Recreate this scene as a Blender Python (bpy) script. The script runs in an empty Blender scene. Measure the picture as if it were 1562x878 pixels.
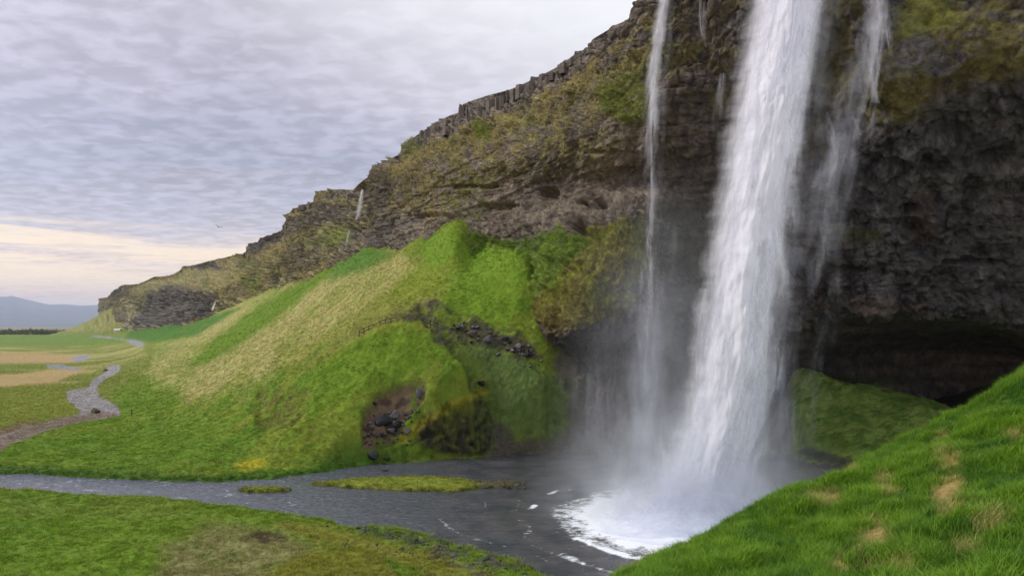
import bpy, bmesh, math, random
import numpy as np
from mathutils import Vector
sc = bpy.context.scene
COL = sc.collection
random.seed(7); RNG = np.random.default_rng(7)
F = 1041.0; CX = 781.0; HY = 497.0; H = 18.0      # focal length in photo pixels, centre column, horizon row, eye height over the pool

# ------------------------------------------------------------------ camera
cam_d = bpy.data.cameras.new('camera'); cam = bpy.data.objects.new('camera', cam_d); COL.objects.link(cam)
cam.location = (0, 0, H); cam.rotation_euler = (math.radians(90), 0, 0)
cam_d.sensor_width = 36; cam_d.lens = 36*F/1562
cam_d.shift_y = (HY-439.0)/1562
cam_d.clip_start = 0.2; cam_d.clip_end = 120000
sc.camera = cam

# ------------------------------------------------------------------ sky
def N(nt, t, **kw):
    n = nt.nodes.new(t)
    for k, v in kw.items():
        if k.startswith('i_'):
            key = k[2:]
            n.inputs[int(key) if key.isdigit() else key.replace('_', ' ')].default_value = v
        else: setattr(n, k, v)
    return n
def L(nt, a, ai, b, bi): nt.links.new(a.outputs[ai], b.inputs[bi])
def ramp(nt, stops, interp='LINEAR'):
    r = nt.nodes.new('ShaderNodeValToRGB'); cr = r.color_ramp; cr.interpolation = interp
    while len(cr.elements) < len(stops): cr.elements.new(0.5)
    for e, (p, c) in zip(cr.elements, stops):
        e.position = p; e.color = (c, c, c, 1) if isinstance(c, (int, float)) else (*c, 1)
    return r
def math_n(nt, op, a=None, b=None, c=None, clamp=False):
    m = nt.nodes.new('ShaderNodeMath'); m.operation = op; m.use_clamp = clamp
    for i, v in enumerate((a, b, c)):
        if v is None: continue
        if isinstance(v, (int, float)): m.inputs[i].default_value = v
        else: nt.links.new(v, m.inputs[i])
    return m.outputs[0]
def mixc(nt, fac, a, b, mode='MIX'):
    m = nt.nodes.new('ShaderNodeMix'); m.data_type = 'RGBA'; m.blend_type = mode
    for s, v in ((m.inputs[0], fac), (m.inputs[6], a), (m.inputs[7], b)):
        if isinstance(v, (int, float)): s.default_value = v
        elif isinstance(v, tuple): s.default_value = (*v, 1)
        else: nt.links.new(v, s)
    return m.outputs[2]

SUN_EL, SUN_AZ = 38, -82           # azimuth in degrees from the view direction (+Y), negative = left
world = bpy.data.worlds.new('World'); sc.world = world; world.use_nodes = True
nt = world.node_tree; nt.nodes.clear()
out = N(nt, 'ShaderNodeOutputWorld'); bg = N(nt, 'ShaderNodeBackground'); L(nt, bg, 0, out, 0)
tc = N(nt, 'ShaderNodeTexCoord'); sep = N(nt, 'ShaderNodeSeparateXYZ'); L(nt, tc, 'Generated', sep, 0)
sx, sy, sz = sep.outputs
up = math_n(nt, 'MAXIMUM', sz, 0.0)
den = math_n(nt, 'ADD', up, 0.085)
cmb = N(nt, 'ShaderNodeCombineXYZ')
nt.links.new(math_n(nt, 'DIVIDE', sx, den), cmb.inputs[0]); nt.links.new(math_n(nt, 'DIVIDE', sy, den), cmb.inputs[1])
mp = N(nt, 'ShaderNodeMapping'); mp.inputs['Rotation'].default_value = (0, 0, 0.35); mp.inputs['Scale'].default_value = (1.0, 1.25, 1); L(nt, cmb, 0, mp, 0)
n1 = N(nt, 'ShaderNodeTexNoise', i_Scale=8.5, i_Detail=5, i_Roughness=0.52, i_Distortion=0.35); L(nt, mp, 0, n1, 0)
n2 = N(nt, 'ShaderNodeTexNoise', i_Scale=1.3, i_Detail=4, i_Roughness=0.5); L(nt, mp, 0, n2, 0)
n3 = N(nt, 'ShaderNodeTexNoise', i_Scale=0.42, i_Detail=3, i_Roughness=0.5); L(nt, mp, 0, n3, 0)
puff = ramp(nt, [(0.36, 0.0), (0.66, 1.0)], 'EASE'); L(nt, n1, 0, puff, 0)
big = ramp(nt, [(0.34, 0.0), (0.66, 1.0)], 'EASE'); L(nt, n2, 0, big, 0)
huge = ramp(nt, [(0.36, 0.0), (0.62, 1.0)], 'EASE'); L(nt, n3, 0, huge, 0)
elev = ramp(nt, [(0.0, (0.74, 0.56, 0.52)), (0.028, (0.84, 0.57, 0.42)), (0.06, (0.90, 0.63, 0.46)), (0.092, (0.78, 0.62, 0.54)), (0.128, (0.50, 0.465, 0.54)),
                 (0.20, (0.39, 0.395, 0.50)), (0.30, (0.44, 0.415, 0.50)), (0.50, (0.50, 0.475, 0.54)), (0.8, (0.70, 0.71, 0.77)), (1.0, (0.85, 0.86, 0.92))]); nt.links.new(math_n(nt, 'ADD', up, math_n(nt, 'MULTIPLY', math_n(nt, 'ADD', math_n(nt, 'SUBTRACT', n3.outputs[0], 0.5), math_n(nt, 'SUBTRACT', n2.outputs[0], 0.5)), math_n(nt, 'MULTIPLY', up, 0.75)), None, True), elev.inputs[0])
shade = math_n(nt, 'ADD', math_n(nt, 'MULTIPLY', puff.outputs[0], 0.31), math_n(nt, 'MULTIPLY', big.outputs[0], 0.16))
shade = math_n(nt, 'ADD', shade, math_n(nt, 'MULTIPLY', huge.outputs[0], 0.16))
shade = math_n(nt, 'ADD', shade, 0.72)
base = mixc(nt, 1.0, elev.outputs[0], shade, 'MULTIPLY')
# thin bright bands of the low sun glow, on the left above the horizon
azm = N(nt, 'ShaderNodeMath', operation='ARCTAN2'); nt.links.new(sx, azm.inputs[0]); nt.links.new(sy, azm.inputs[1])
az = azm.outputs[0]
gl = ramp(nt, [(0.0, 0.0), (0.40, 1.0), (0.60, 0.75), (1.0, 0.0)], 'EASE')
nt.links.new(math_n(nt, 'MULTIPLY_ADD', az, 0.50, 0.78, True), gl.inputs[0])
cb2 = N(nt, 'ShaderNodeCombineXYZ'); nt.links.new(math_n(nt, 'MULTIPLY', az, 2.2), cb2.inputs[0]); nt.links.new(math_n(nt, 'MULTIPLY', up, 44.0), cb2.inputs[1])
nb = N(nt, 'ShaderNodeTexNoise', i_Scale=1.35, i_Detail=4, i_Roughness=0.55, i_Distortion=0.35); L(nt, cb2, 0, nb, 0)
nbr = ramp(nt, [(0.38, 0.0), (0.56, 1.0)], 'EASE'); L(nt, nb, 0, nbr, 0)
band = ramp(nt, [(0.0, 0.15), (0.04, 0.5), (0.085, 1.0), (0.118, 0.75), (0.134, 0.0)], 'EASE'); nt.links.new(up, band.inputs[0])
glow = math_n(nt, 'MULTIPLY', math_n(nt, 'MULTIPLY', gl.outputs[0], band.outputs[0]), nbr.outputs[0])
base = mixc(nt, math_n(nt, 'MULTIPLY', glow, 1.0, None, True), base, (1.18, 0.92, 0.60))
# thinner, whiter cloud high on the right
rg = ramp(nt, [(0.0, 0.0), (1.0, 1.0)], 'EASE')
nt.links.new(math_n(nt, 'ADD', math_n(nt, 'MULTIPLY', az, 0.9), math_n(nt, 'MULTIPLY_ADD', up, 2.9, -0.52), None, True), rg.inputs[0])
base = mixc(nt, math_n(nt, 'MULTIPLY', rg.outputs[0], 0.95), base, (0.92, 0.92, 0.94))
sky = N(nt, 'ShaderNodeTexSky'); sky.sky_type = 'NISHITA'; sky.sun_disc = False
sky.sun_elevation = math.radians(SUN_EL); sky.sun_rotation = math.radians(SUN_AZ)
skyc = mixc(nt, 1.0, sky.outputs[0], (0.012, 0.012, 0.012), 'MULTIPLY')
fin = mixc(nt, 1.0, base, skyc, 'ADD')
nt.links.new(fin, bg.inputs[0]); bg.inputs[1].default_value = 1.0
world.cycles.sampling_method = 'MANUAL'; world.cycles.sample_map_resolution = 512

# ------------------------------------------------------------------ sun (soft, behind thin cloud)
sd_ = bpy.data.lights.new('sun', 'SUN'); sun = bpy.data.objects.new('sun', sd_); COL.objects.link(sun)
sd_.energy = 2.5; sd_.angle = math.radians(20); sd_.color = (1.0, 0.94, 0.86)
a, e = math.radians(SUN_AZ), math.radians(SUN_EL)
sdir = Vector((math.sin(a)*math.cos(e), math.cos(a)*math.cos(e), math.sin(e)))
sun.rotation_euler = sdir.to_track_quat('Z', 'Y').to_euler()
sun.location = (0, 0, 300)
sc.view_settings.view_transform = 'Standard'; sc.view_settings.look = 'None'
sc.view_settings.exposure = 0.12; sc.view_settings.gamma = 1.0
sc.cycles.transparent_max_bounces = 28; sc.cycles.max_bounces = 6; sc.cycles.volume_bounces = 1
sc.cycles.diffuse_bounces = 3; sc.cycles.glossy_bounces = 2
sc.cycles.volume_step_rate = 2.0; sc.cycles.volume_max_steps = 96
sc.cycles.use_denoising = True

# ------------------------------------------------------------------ helpers
def W(px, py, D):
    return np.array([(px-CX)/F*D, D, H+(HY-py)/F*D])
def proj(P):
    return CX+F*P[..., 0]/P[..., 1], HY-F*(P[..., 2]-H)/P[..., 1]
def tag(o, label=None, cat=None, group=None, kind=None):
    if label: o['label'] = label
    if cat: o['category'] = cat
    if group: o['group'] = group
    if kind: o['kind'] = kind
    return o
def link(name, me, mat=None, parent=None):
    o = bpy.data.objects.new(name, me); COL.objects.link(o)
    if mat is not None and me is not None and not me.materials: me.materials.append(mat)
    if parent is not None: o.parent = parent
    return o
def empty(name, loc=(0, 0, 0)):
    o = bpy.data.objects.new(name, None); COL.objects.link(o); o.location = loc; o.empty_display_size = 0.5
    return o
def mesh_np(name, V, Q, smooth=True, tris=False):
    me = bpy.data.meshes.new(name); k = 3 if tris else 4
    V = np.ascontiguousarray(V, dtype=np.float32).reshape(-1, 3); Q = np.ascontiguousarray(Q, dtype=np.int32).reshape(-1, k)
    me.vertices.add(len(V)); me.vertices.foreach_set('co', V.ravel())
    me.loops.add(Q.size); me.loops.foreach_set('vertex_index', Q.ravel())
    me.polygons.add(len(Q)); me.polygons.foreach_set('loop_start', np.arange(0, Q.size, k, dtype=np.int32))
    me.polygons.foreach_set('loop_total', np.full(len(Q), k, dtype=np.int32))
    me.polygons.foreach_set('use_smooth', np.full(len(Q), smooth))
    me.update(calc_edges=True); return me
def grid_faces(nr, nc, flip=False):
    i = np.arange((nr-1)*nc).reshape(nr-1, nc)[:, :-1].ravel()
    q = np.stack([i, i+1, i+nc+1, i+nc], 1)
    return q[:, ::-1] if flip else q
def attr(me, name, arr):
    arr = np.asarray(arr, dtype=np.float32)
    if arr.ndim == 2 and arr.shape[1] == 3:
        a = me.attributes.new(name, 'FLOAT_COLOR', 'POINT')
        a.data.foreach_set('color', np.concatenate([arr, np.ones((len(arr), 1), np.float32)], 1).ravel())
    else:
        a = me.attributes.new(name, 'FLOAT', 'POINT'); a.data.foreach_set('value', arr.ravel())
def sstep(a, b, x):
    t = np.clip((x-a)/(b-a), 0, 1); return t*t*(3-2*t)
# noise ------------------------------------------------------------
def _h(ix, iy, iz, s):
    h = (ix.astype(np.uint32)*np.uint32(374761393)) ^ (iy.astype(np.uint32)*np.uint32(668265263)) ^ (iz.astype(np.uint32)*np.uint32(2147483647-54321)) ^ np.uint32((s*974711+12345) & 0xffffffff)
    h = (h ^ (h >> np.uint32(13)))*np.uint32(1274126177); h = h ^ (h >> np.uint32(16)); h = h*np.uint32(2246822519); return h ^ (h >> np.uint32(15))
def noise3(P, s=0):
    P = np.asarray(P, dtype=np.float32); i = np.floor(P); f = P-i; i = i.astype(np.int64)
    u = f*f*f*(f*(f*6-15)+10); r = 0
    for dx in (0, 1):
        for dy in (0, 1):
            for dz in (0, 1):
                h = _h(i[..., 0]+dx, i[..., 1]+dy, i[..., 2]+dz, s)
                gx = ((h & np.uint32(1023)).astype(np.float32)/511.5-1); gy = (((h >> np.uint32(10)) & np.uint32(1023)).astype(np.float32)/511.5-1); gz = (((h >> np.uint32(20)) & np.uint32(1023)).astype(np.float32)/511.5-1)
                d = gx*(f[..., 0]-dx)+gy*(f[..., 1]-dy)+gz*(f[..., 2]-dz)
                w = (u[..., 0] if dx else 1-u[..., 0])*(u[..., 1] if dy else 1-u[..., 1])*(u[..., 2] if dz else 1-u[..., 2])
                r = r+w*d
    return r*1.25
def fbm(P, scale, oct=4, gain=0.5, s=0):
    P = np.asarray(P, dtype=np.float32)/np.asarray(scale, dtype=np.float32); r = 0; a = 1.0; t = 0
    for o in range(oct):
        r = r+a*noise3(P, s+o*17); t += a; a *= gain; P = P*2.03+7.3
    return r/t*1.6
def ridged(P, scale, oct=4, s=0):
    P = np.asarray(P, dtype=np.float32)/np.asarray(scale, dtype=np.float32); r = 0; a = 1.0; t = 0
    for o in range(oct):
        r = r+a*(1-2.2*np.abs(noise3(P, s+o*13))); t += a; a *= 0.5; P = P*2.1+3.1
    return r/t
def worley(P, scale, s=0):
    P = np.asarray(P, dtype=np.float32)/np.asarray(scale, dtype=np.float32); i = np.floor(P).astype(np.int64); f = P-i
    f1 = np.full(P.shape[:-1], 9., np.float32); f2 = f1.copy(); cid = np.zeros(P.shape[:-1], np.float32)
    for dx in (-1, 0, 1):
        for dy in (-1, 0, 1):
            for dz in (-1, 0, 1):
                h = _h(i[..., 0]+dx, i[..., 1]+dy, i[..., 2]+dz, s)
                ox = (h & np.uint32(1023)).astype(np.float32)/1023; oy = ((h >> np.uint32(10)) & np.uint32(1023)).astype(np.float32)/1023; oz = ((h >> np.uint32(20)) & np.uint32(1023)).astype(np.float32)/1023
                d = (dx+ox-f[..., 0])**2+(dy+oy-f[..., 1])**2+(dz+oz-f[..., 2])**2
                nw = d < f1
                f2 = np.where(nw, f1, np.minimum(f2, d)); cid = np.where(nw, ((h >> np.uint32(5)) & np.uint32(4095)).astype(np.float32)/4095, cid); f1 = np.where(nw, d, f1)
    return np.sqrt(f1), np.sqrt(f2), cid
def grid_normals(G):
    du = np.gradient(G, axis=1); dv = np.gradient(G, axis=0); n = np.cross(du, dv)
    return n/(np.linalg.norm(n, axis=-1, keepdims=True)+1e-9)
def sdpoly(X, Y, poly, margin=60):
    """signed distance (positive inside) to a closed polygon"""
    poly = np.asarray(poly, float); out = np.full(X.shape, -1e3, np.float32)
    x0, y0 = poly.min(0)-margin; x1, y1 = poly.max(0)+margin
    m = (X > x0) & (X < x1) & (Y > y0) & (Y < y1)
    if not m.any(): return out
    x = X[m].astype(np.float32); y = Y[m].astype(np.float32); d = np.full(x.shape, 1e9, np.float32); ins = np.zeros(x.shape, bool)
    for k in range(len(poly)):
        ax, ay = poly[k-1]; bx, by = poly[k]; ex, ey = bx-ax, by-ay
        t = np.clip(((x-ax)*ex+(y-ay)*ey)/(ex*ex+ey*ey+1e-12), 0, 1)
        d = np.minimum(d, (x-ax-t*ex)**2+(y-ay-t*ey)**2)
        c = ((ay > y) != (by > y))
        with np.errstate(divide='ignore', invalid='ignore'): c &= x < (bx-ax)*(y-ay)/(by-ay if by != ay else 1e-9)+ax
        ins ^= c
    d = np.sqrt(d); out[m] = np.where(ins, d, -d); return out
def interp_cols(x, xs, tab):
    """monotone-ish cubic interpolation of rows of tab along xs"""
    xs = np.asarray(xs, float); tab = np.asarray(tab, float)
    m = np.zeros_like(tab); h = np.diff(xs)[:, None]; dlt = np.diff(tab, axis=0)/h
    m[1:-1] = np.where(dlt[:-1]*dlt[1:] > 0, 2*dlt[:-1]*dlt[1:]/(dlt[:-1]+dlt[1:]+1e-12), 0); m[0] = dlt[0]; m[-1] = dlt[-1]
    k = np.clip(np.searchsorted(xs, x)-1, 0, len(xs)-2); hh = h[k]; t = ((x-xs[k])[:, None])/hh
    return (2*t**3-3*t**2+1)*tab[k]+(t**3-2*t**2+t)*hh*m[k]+(-2*t**3+3*t**2)*tab[k+1]+(t**3-t**2)*hh*m[k+1]

# ------------------------------------------------------------------ materials
def new_mat(name):
    m = bpy.data.materials.new(name); m.use_nodes = True; nt = m.node_tree; nt.nodes.clear()
    o = N(nt, 'ShaderNodeOutputMaterial'); b = N(nt, 'ShaderNodeBsdfPrincipled'); L(nt, b, 0, o, 0); return m, nt, b, o
def land_mat(name, rough=0.95, spec=0.15, scales=(0.9, 5.0), var=0.35, bump=0.25, bscale=3.0, bdist=0.15, rockbump=0.0):
    """colour comes from the mesh's own colour attribute, broken up by 3-D noise"""
    m, nt, b, o = new_mat(name)
    at = N(nt, 'ShaderNodeAttribute', attribute_name='Col'); geo = N(nt, 'ShaderNodeNewGeometry')
    a1 = N(nt, 'ShaderNodeTexNoise', i_Scale=scales[0], i_Detail=6, i_Roughness=0.7); L(nt, geo, 'Position', a1, 0)
    a2 = N(nt, 'ShaderNodeTexNoise', i_Scale=scales[1], i_Detail=3, i_Roughness=0.7); L(nt, geo, 'Position', a2, 0)
    v = math_n(nt, 'ADD', math_n(nt, 'MULTIPLY', a1.outputs[0], 0.6), math_n(nt, 'MULTIPLY', a2.outputs[0], 0.4))
    rr = ramp(nt, [(0.30, 1-var), (0.70, 1+var)]); nt.links.new(v, rr.inputs[0])
    c = mixc(nt, 1.0, at.outputs['Color'], rr.outputs[0], 'MULTIPLY')
    hs = N(nt, 'ShaderNodeHueSaturation'); nt.links.new(c, hs.inputs['Color'])
    nt.links.new(math_n(nt, 'MULTIPLY_ADD', a1.outputs[0], 0.06, 0.47), hs.inputs['Hue'])
    L(nt, hs, 0, b, 'Base Color')
    b.inputs['Roughness'].default_value = rough; b.inputs['Specular IOR Level'].default_value = spec
    bn = N(nt, 'ShaderNodeTexNoise', i_Scale=bscale, i_Detail=8, i_Roughness=0.72); L(nt, geo, 'Position', bn, 0)
    hgt = bn.outputs[0]
    if rockbump:
        vo = N(nt, 'ShaderNodeTexVoronoi', i_Scale=bscale*0.6); vo.feature = 'F1'; 
        wp = N(nt, 'ShaderNodeVectorMath', operation='MULTIPLY_ADD'); L(nt, bn, 1, wp, 0); wp.inputs[1].default_value = (0.6, 0.6, 0.6); L(nt, geo, 'Position', wp, 2); L(nt, wp, 0, vo, 0)
        hgt = math_n(nt, 'ADD', hgt, math_n(nt, 'MULTIPLY', vo.outputs[0], rockbump))
    bp = N(nt, 'ShaderNodeBump', i_Strength=bump, i_Distance=bdist); nt.links.new(hgt, bp.inputs['Height']); L(nt, bp, 0, b, 'Normal')
    return m
M_land = land_mat('meadow_and_turf', var=0.34, bump=0.7, bscale=2.2, bdist=0.35, scales=(0.8, 4.5))
M_cliff = land_mat('basalt_with_moss', rough=0.8, spec=0.3, var=0.6, bump=1.0, bscale=1.6, bdist=0.6, scales=(0.9, 3.8), rockbump=0.6)
M_bank = land_mat('turf_under_grass', var=0.4, bump=0.6, bscale=9, bdist=0.06, scales=(2.0, 12.0))
M_far = land_mat('mountain_heath', var=0.2, bump=0.2, bscale=0.004, bdist=40, scales=(0.001, 0.004))
def rock_mat(name, col, rough=0.6, col2=None):
    m, nt, b, o = new_mat(name); geo = N(nt, 'ShaderNodeNewGeometry')
    n = N(nt, 'ShaderNodeTexNoise', i_Scale=2.3, i_Detail=7, i_Roughness=0.7); L(nt, geo, 'Position', n, 0)
    r = ramp(nt, [(0.3, tuple(c*0.6 for c in col)), (0.55, col), (0.75, col2 or tuple(c*1.6 for c in col))]); L(nt, n, 0, r, 0); L(nt, r, 0, b, 'Base Color')
    b.inputs['Roughness'].default_value = rough; b.inputs['Specular IOR Level'].default_value = 0.3
    bp = N(nt, 'ShaderNodeBump', i_Strength=0.7, i_Distance=0.12); L(nt, n, 0, bp, 'Height'); L(nt, bp, 0, b, 'Normal'); return m
M_wet = rock_mat('wet_black_rock', (0.022, 0.022, 0.026), 0.4)
M_grey = rock_mat('grey_rock', (0.13, 0.13, 0.15), 0.7)
M_col = rock_mat('columnar_basalt', (0.12, 0.103, 0.09), 0.85, (0.20, 0.175, 0.15))
M_wood = rock_mat('weathered_wood', (0.10, 0.07, 0.045), 0.8)
M_brown = rock_mat('brown_rock', (0.09, 0.07, 0.055), 0.8)

# colours (plain reflectance of the thing itself)
C_GREEN = np.array([0.112, 0.185, 0.016]); C_BRIGHT = np.array([0.130, 0.225, 0.016]); C_DEEP = np.array([0.045, 0.125, 0.014])
C_TAN = np.array([0.33, 0.30, 0.115]); C_OLIVE = np.array([0.15, 0.155, 0.025]); C_YEL = np.array([0.24, 0.25, 0.035])
C_GRAVEL = np.array([0.27, 0.255, 0.265]); C_DIRT = np.array([0.19, 0.135, 0.095]); C_ROCK = np.array([0.085, 0.068, 0.055])
C_DARK = np.array([0.028, 0.025, 0.023]); C_SCAR = np.array([0.13, 0.085, 0.06]); C_MOSS = np.array([0.25, 0.22, 0.08]); C_STRAW = np.array([0.42, 0.31, 0.12])
def lay(col, m, c):
    m = np.clip(m, 0, 1)[..., None]; return col*(1-m)+c*m

# ------------------------------------------------------------------ terrain: one sheet from the near meadow to the horizon
CP = [  # photo column, photo row, distance -> a point of the land
 # near meadow, left of the pool
 (-300,880,49),(0,878,48.5),(200,878,48.5),(400,878,48.5),(600,878,48.2),(800,905,44),(-300,800,60),(0,800,60.5),(250,800,60.3),(450,830,54.5),(-300,1200,25),(300,1200,25.5),(800,1200,25),(1200,1100,28),
 (0,765,69),(200,775,66.5),(400,805,59.5),
 # far bank and plain on the left
 (-300,700,88),(0,705,86.5),(150,715,83.5),(320,722,81.5),(450,712,84.5),(-300,670,102),(0,676,100),(100,655,113),(180,634,134),(0,630,136),(-300,630,137),
 (100,600,178),(0,590,198),(-300,590,198),(170,575,232),(100,560,290),(0,550,345),(-300,550,345),(200,540,400),(0,530,550),(150,525,640),(-300,515,1000),(0,513,1130),(150,513,1130),(-300,505,2200),(50,505,2200),(120,504,2400),(-300,500,6000),(0,500,6000),(100,500,6000),(160,500,6000),(-300,498,17000),(100,498,17000),(300,498,17000),(900,498,17000),(1700,498,17000),
 # far talus under the headland
 (165,470,1500),(150,482,1510),(128,497,1560),(190,480,1400),(200,497,1250),(225,500,860),(260,496,690),(200,506,1050),(230,510,600),(225,525,430),
 (300,500,520),(330,480,470),(300,520,330),(250,530,330),(400,447,440),(376,462,420),(440,432,350),(500,410,285),(535,392,250),(560,380,225),(600,378,190),(640,358,175),(690,350,134),(735,370,129),(770,380,124),
 # talus slope
 (460,470,200),(400,500,205),(350,520,215),(300,545,205),(250,560,205),(220,575,190),(200,600,165),(230,625,130),(180,655,112),(320,590,140),(300,620,118),(260,660,102),(200,690,92),
 (540,430,175),(500,470,160),(450,510,150),(400,545,140),(360,580,125),(400,610,105),(350,650,99),(300,690,90),(400,670,92),(620,395,155),(600,430,135),(560,460,130),(520,500,122),(480,540,112),(440,580,105),
 (650,370,145),(660,410,130),(690,375,129),(720,400,128),(760,400,120),(700,440,117),(750,440,113),(800,400,112),(640,450,120),(620,470,112),(680,470,111),(600,485,106),
 # gully behind the mound
 (650,500,107),(690,520,106),(740,530,104),(780,545,102),(720,480,109),(770,480,108),(800,500,106),(830,550,101.5),(720,560,103),(740,590,101),(780,590,99.5),(830,600,98.5),(860,640,97),(800,650,96.5),(760,650,97.5),(780,683,97),(850,683,97),(900,600,98),(950,640,96),(900,670,95.5),(980,690,93),
 # mound (grassy spur) and its bluff
 (620,492,102),(590,500,103),(560,512,104),(530,528,104),(500,545,104),(480,560,104),(640,500,101),(660,515,100),(690,540,97.5),(715,565,95),(735,585,93),(746,600,91.5),(749,640,91),
 (560,540,101),(600,530,101),(520,570,100),(640,550,98),(600,570,97),(680,570,96),(560,590,96),(500,620,95),(460,600,100),(650,590,94.5),(700,595,92),(540,640,91.5),(480,670,89),(540,690,87.5),(600,690,88.5),
 (600,620,95),(600,650,92.5),(570,660,91),(630,640,92.5),(660,650,90.5),(700,640,90),(740,650,90.6),(650,690,89.5),(700,690,89.8),(745,692,91),(440,640,93),(430,700,86),
 # pool bed and its far side
 (900,760,78),(1000,740,82),(1100,900,50),(1150,1000,38),
 # mound inside the cave
 (1215,575,101),(1230,572,101),(1250,580,99),(1300,592,97.5),(1350,602,95.5),(1400,612,94),(1450,626,92),(1550,640,91),(1700,660,88),(1230,620,96),(1230,660,93),(1240,700,90.5),(1280,650,92.5),(1280,695,88),(1330,650,90.5),(1340,705,86),(1400,670,87),(1450,700,83),(1550,760,72),(1700,760,66),
 (1250,598,108),(1350,620,104),(1450,640,101),(1180,640,100),(1150,690,97),(1700,800,50),(1700,1000,30),
 (1200,560,125),(1500,560,125),(900,560,125),(1700,560,120),
]
CPa = np.array(CP, float); cz = H+(HY-CPa[:, 1])/F*CPa[:, 2]
def warp(px, D): return np.stack([px/230.0, np.log(np.maximum(D, 8.))*2.6], -1)
def rbf_fit(X, y, lam):
    d = np.linalg.norm(X[:, None]-X[None], axis=-1); K = np.where(d > 0, d*d*np.log(d+1e-12), 0); n = len(X)
    Pm = np.concatenate([np.ones((n, 1)), X], 1); A = np.zeros((n+3, n+3)); A[:n, :n] = K+lam*np.eye(n); A[:n, n:] = Pm; A[n:, :n] = Pm.T
    return np.linalg.solve(A, np.concatenate([y, np.zeros(3)]))
def rbf_eval(X, w, Q):
    out = np.empty(len(Q)); 
    for k in range(0, len(Q), 60000):
        q = Q[k:k+60000]; d2 = ((q[:, None]-X[None])**2).sum(-1)
        out[k:k+60000] = (0.5*d2*np.log(d2+1e-12))@w[:-3]+w[-3]+q@w[-2:]
    return out
XW = warp(CPa[:, 0], CPa[:, 2]); WZ = rbf_fit(XW, cz, 0.004)

WATER = [(-400,712),(-100,719),(0,722),(50,722),(100,727),(200,732),(320,735),(400,731),(480,722),(540,711),(600,707),(680,700),(745,697),(800,692),(900,689),(1000,688),(1120,690),(1210,700),(1230,708),(1290,713),(1345,722),(1420,745),(1480,800),(1400,980),(1100,1010),(930,925),(870,893),(815,870),(770,850),(700,832),(640,814),(600,804),(565,803),(545,806),(520,801),(490,793),(455,787),(400,779),(340,772),(260,762),(210,757),(150,757),(60,750),(0,747),(-400,740)]
ISLET = [(467,739),(500,734),(560,730),(620,727),(670,728),(705,732),(725,736),(770,734),(800,738),(780,744),(730,746),(690,750),(630,750),(580,747),(520,744)]
ISLET2 = [(358,747),(380,744),(420,744),(446,746),(440,750),(400,752),(372,751)]
def px2w(poly, z=0.0):
    p = np.array(poly, float); D = (H-z)*F/(p[:, 1]-HY); return np.stack([(p[:, 0]-CX)/F*D, D], 1)
WW, WI, WI2 = px2w(WATER), px2w(ISLET), px2w(ISLET2)

def resamp(a, b, n): return np.linspace(a, b, n, endpoint=False)
cols = np.concatenate([resamp(-420, -20, 30), resamp(-20, 960, 560), resamp(960, 1460, 140), np.linspace(1460, 2200, 30)])
rows = np.concatenate([np.exp(resamp(math.log(22), math.log(46), 40)), np.exp(resamp(math.log(46), math.log(82), 170)), resamp(82, 114, 330), np.exp(resamp(math.log(114), math.log(420), 190)),
                       np.exp(resamp(math.log(420), math.log(2600), 90)), np.exp(np.linspace(math.log(2600), math.log(30000), 20))])
PXg, Dg = np.meshgrid(cols, rows)
Xg = (PXg-CX)/F*Dg; P2 = np.stack([Xg, Dg, np.zeros_like(Xg)], -1)
Z = rbf_eval(XW, WZ, warp(PXg.ravel(), Dg.ravel())).reshape(Xg.shape)
Z = np.where(Dg > 2600, Z*0+np.clip(Z, 0.2, 5), Z)
cD = np.interp(cols, [470, 500, 560, 622, 655, 700, 735, 750, 775], [104, 104.5, 104, 102, 100.3, 96.5, 93, 92, 92])[None]; cw_ = (sstep(470, 520, cols)*sstep(775, 740, cols))[None]; tb = Dg-cD
crow = np.interp(cols, [470, 520, 560, 590, 622, 655, 700, 735, 750, 775], [556, 531, 512, 501, 491, 513, 557, 588, 601, 640]); zc = H+(HY-crow)/F*cD[0]
zr = rbf_eval(XW, WZ, warp(cols, cD[0])); dz_ = (zc-zr)[None]; print('crest error', np.abs(dz_*cw_).max())
Z = Z+cw_*np.clip(dz_, -3, 3)*np.exp(-(tb/np.where(tb < 0, 7.0, 2.0))**2)
Z = Z-cw_*3.6*sstep(0, 2.6, tb)*sstep(13, 4.5, tb)+cw_*0.45*np.exp(-(tb/0.9)**2)
# masks live on the ground: computed from where each point of the land lies
def land_pxpy(Zc): return PXg, HY-F*(Zc-H)/Dg
wig = fbm(P2, 3.0, 4, s=3)
ws = np.maximum(-1e3, sdpoly(Xg, Dg, WW, 40)+wig*0.7)
isl = np.maximum(sdpoly(Xg, Dg, WI, 12), sdpoly(Xg, Dg, WI2, 8))+wig*0.25
ws = np.minimum(ws, -isl)
Z = np.where(ws > -14, np.where(ws < 0, np.maximum(Z, 0.30*sstep(0, 0.8, -ws)+0.10), Z), Z)
bank = 0.03+0.5*sstep(0.0, 1.8, -ws)
zin = -0.15-0.9*sstep(0, 6, ws)
blend = sstep(0.0, 3.0, -ws)
Z = np.where(ws > 0, zin, np.minimum(Z, bank*(1-blend)+Z*blend+0.0))
Z = np.where(isl > 0, 0.05+0.22*sstep(0, 1.2, isl), Z)
PX, PY = land_pxpy(Z)
slope = np.hypot(np.gradient(Z, axis=0)/np.gradient(Dg, axis=0), np.gradient(Z, axis=1)/np.gradient(Xg, axis=1))
P3 = np.stack([Xg, Dg, Z], -1)
nz1 = fbm(P3, 6, 5, s=11); nz2 = fbm(P3, 1.6, 4, 0.6, s=12); nz3 = fbm(P3, 22, 4, s=13); nzs = fbm(P3@np.array([[1, 0, 0], [0, 1, 0], [0, 0, 1.]]), (2.2, 9, 5), 4, s=14)
TA = {}
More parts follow.
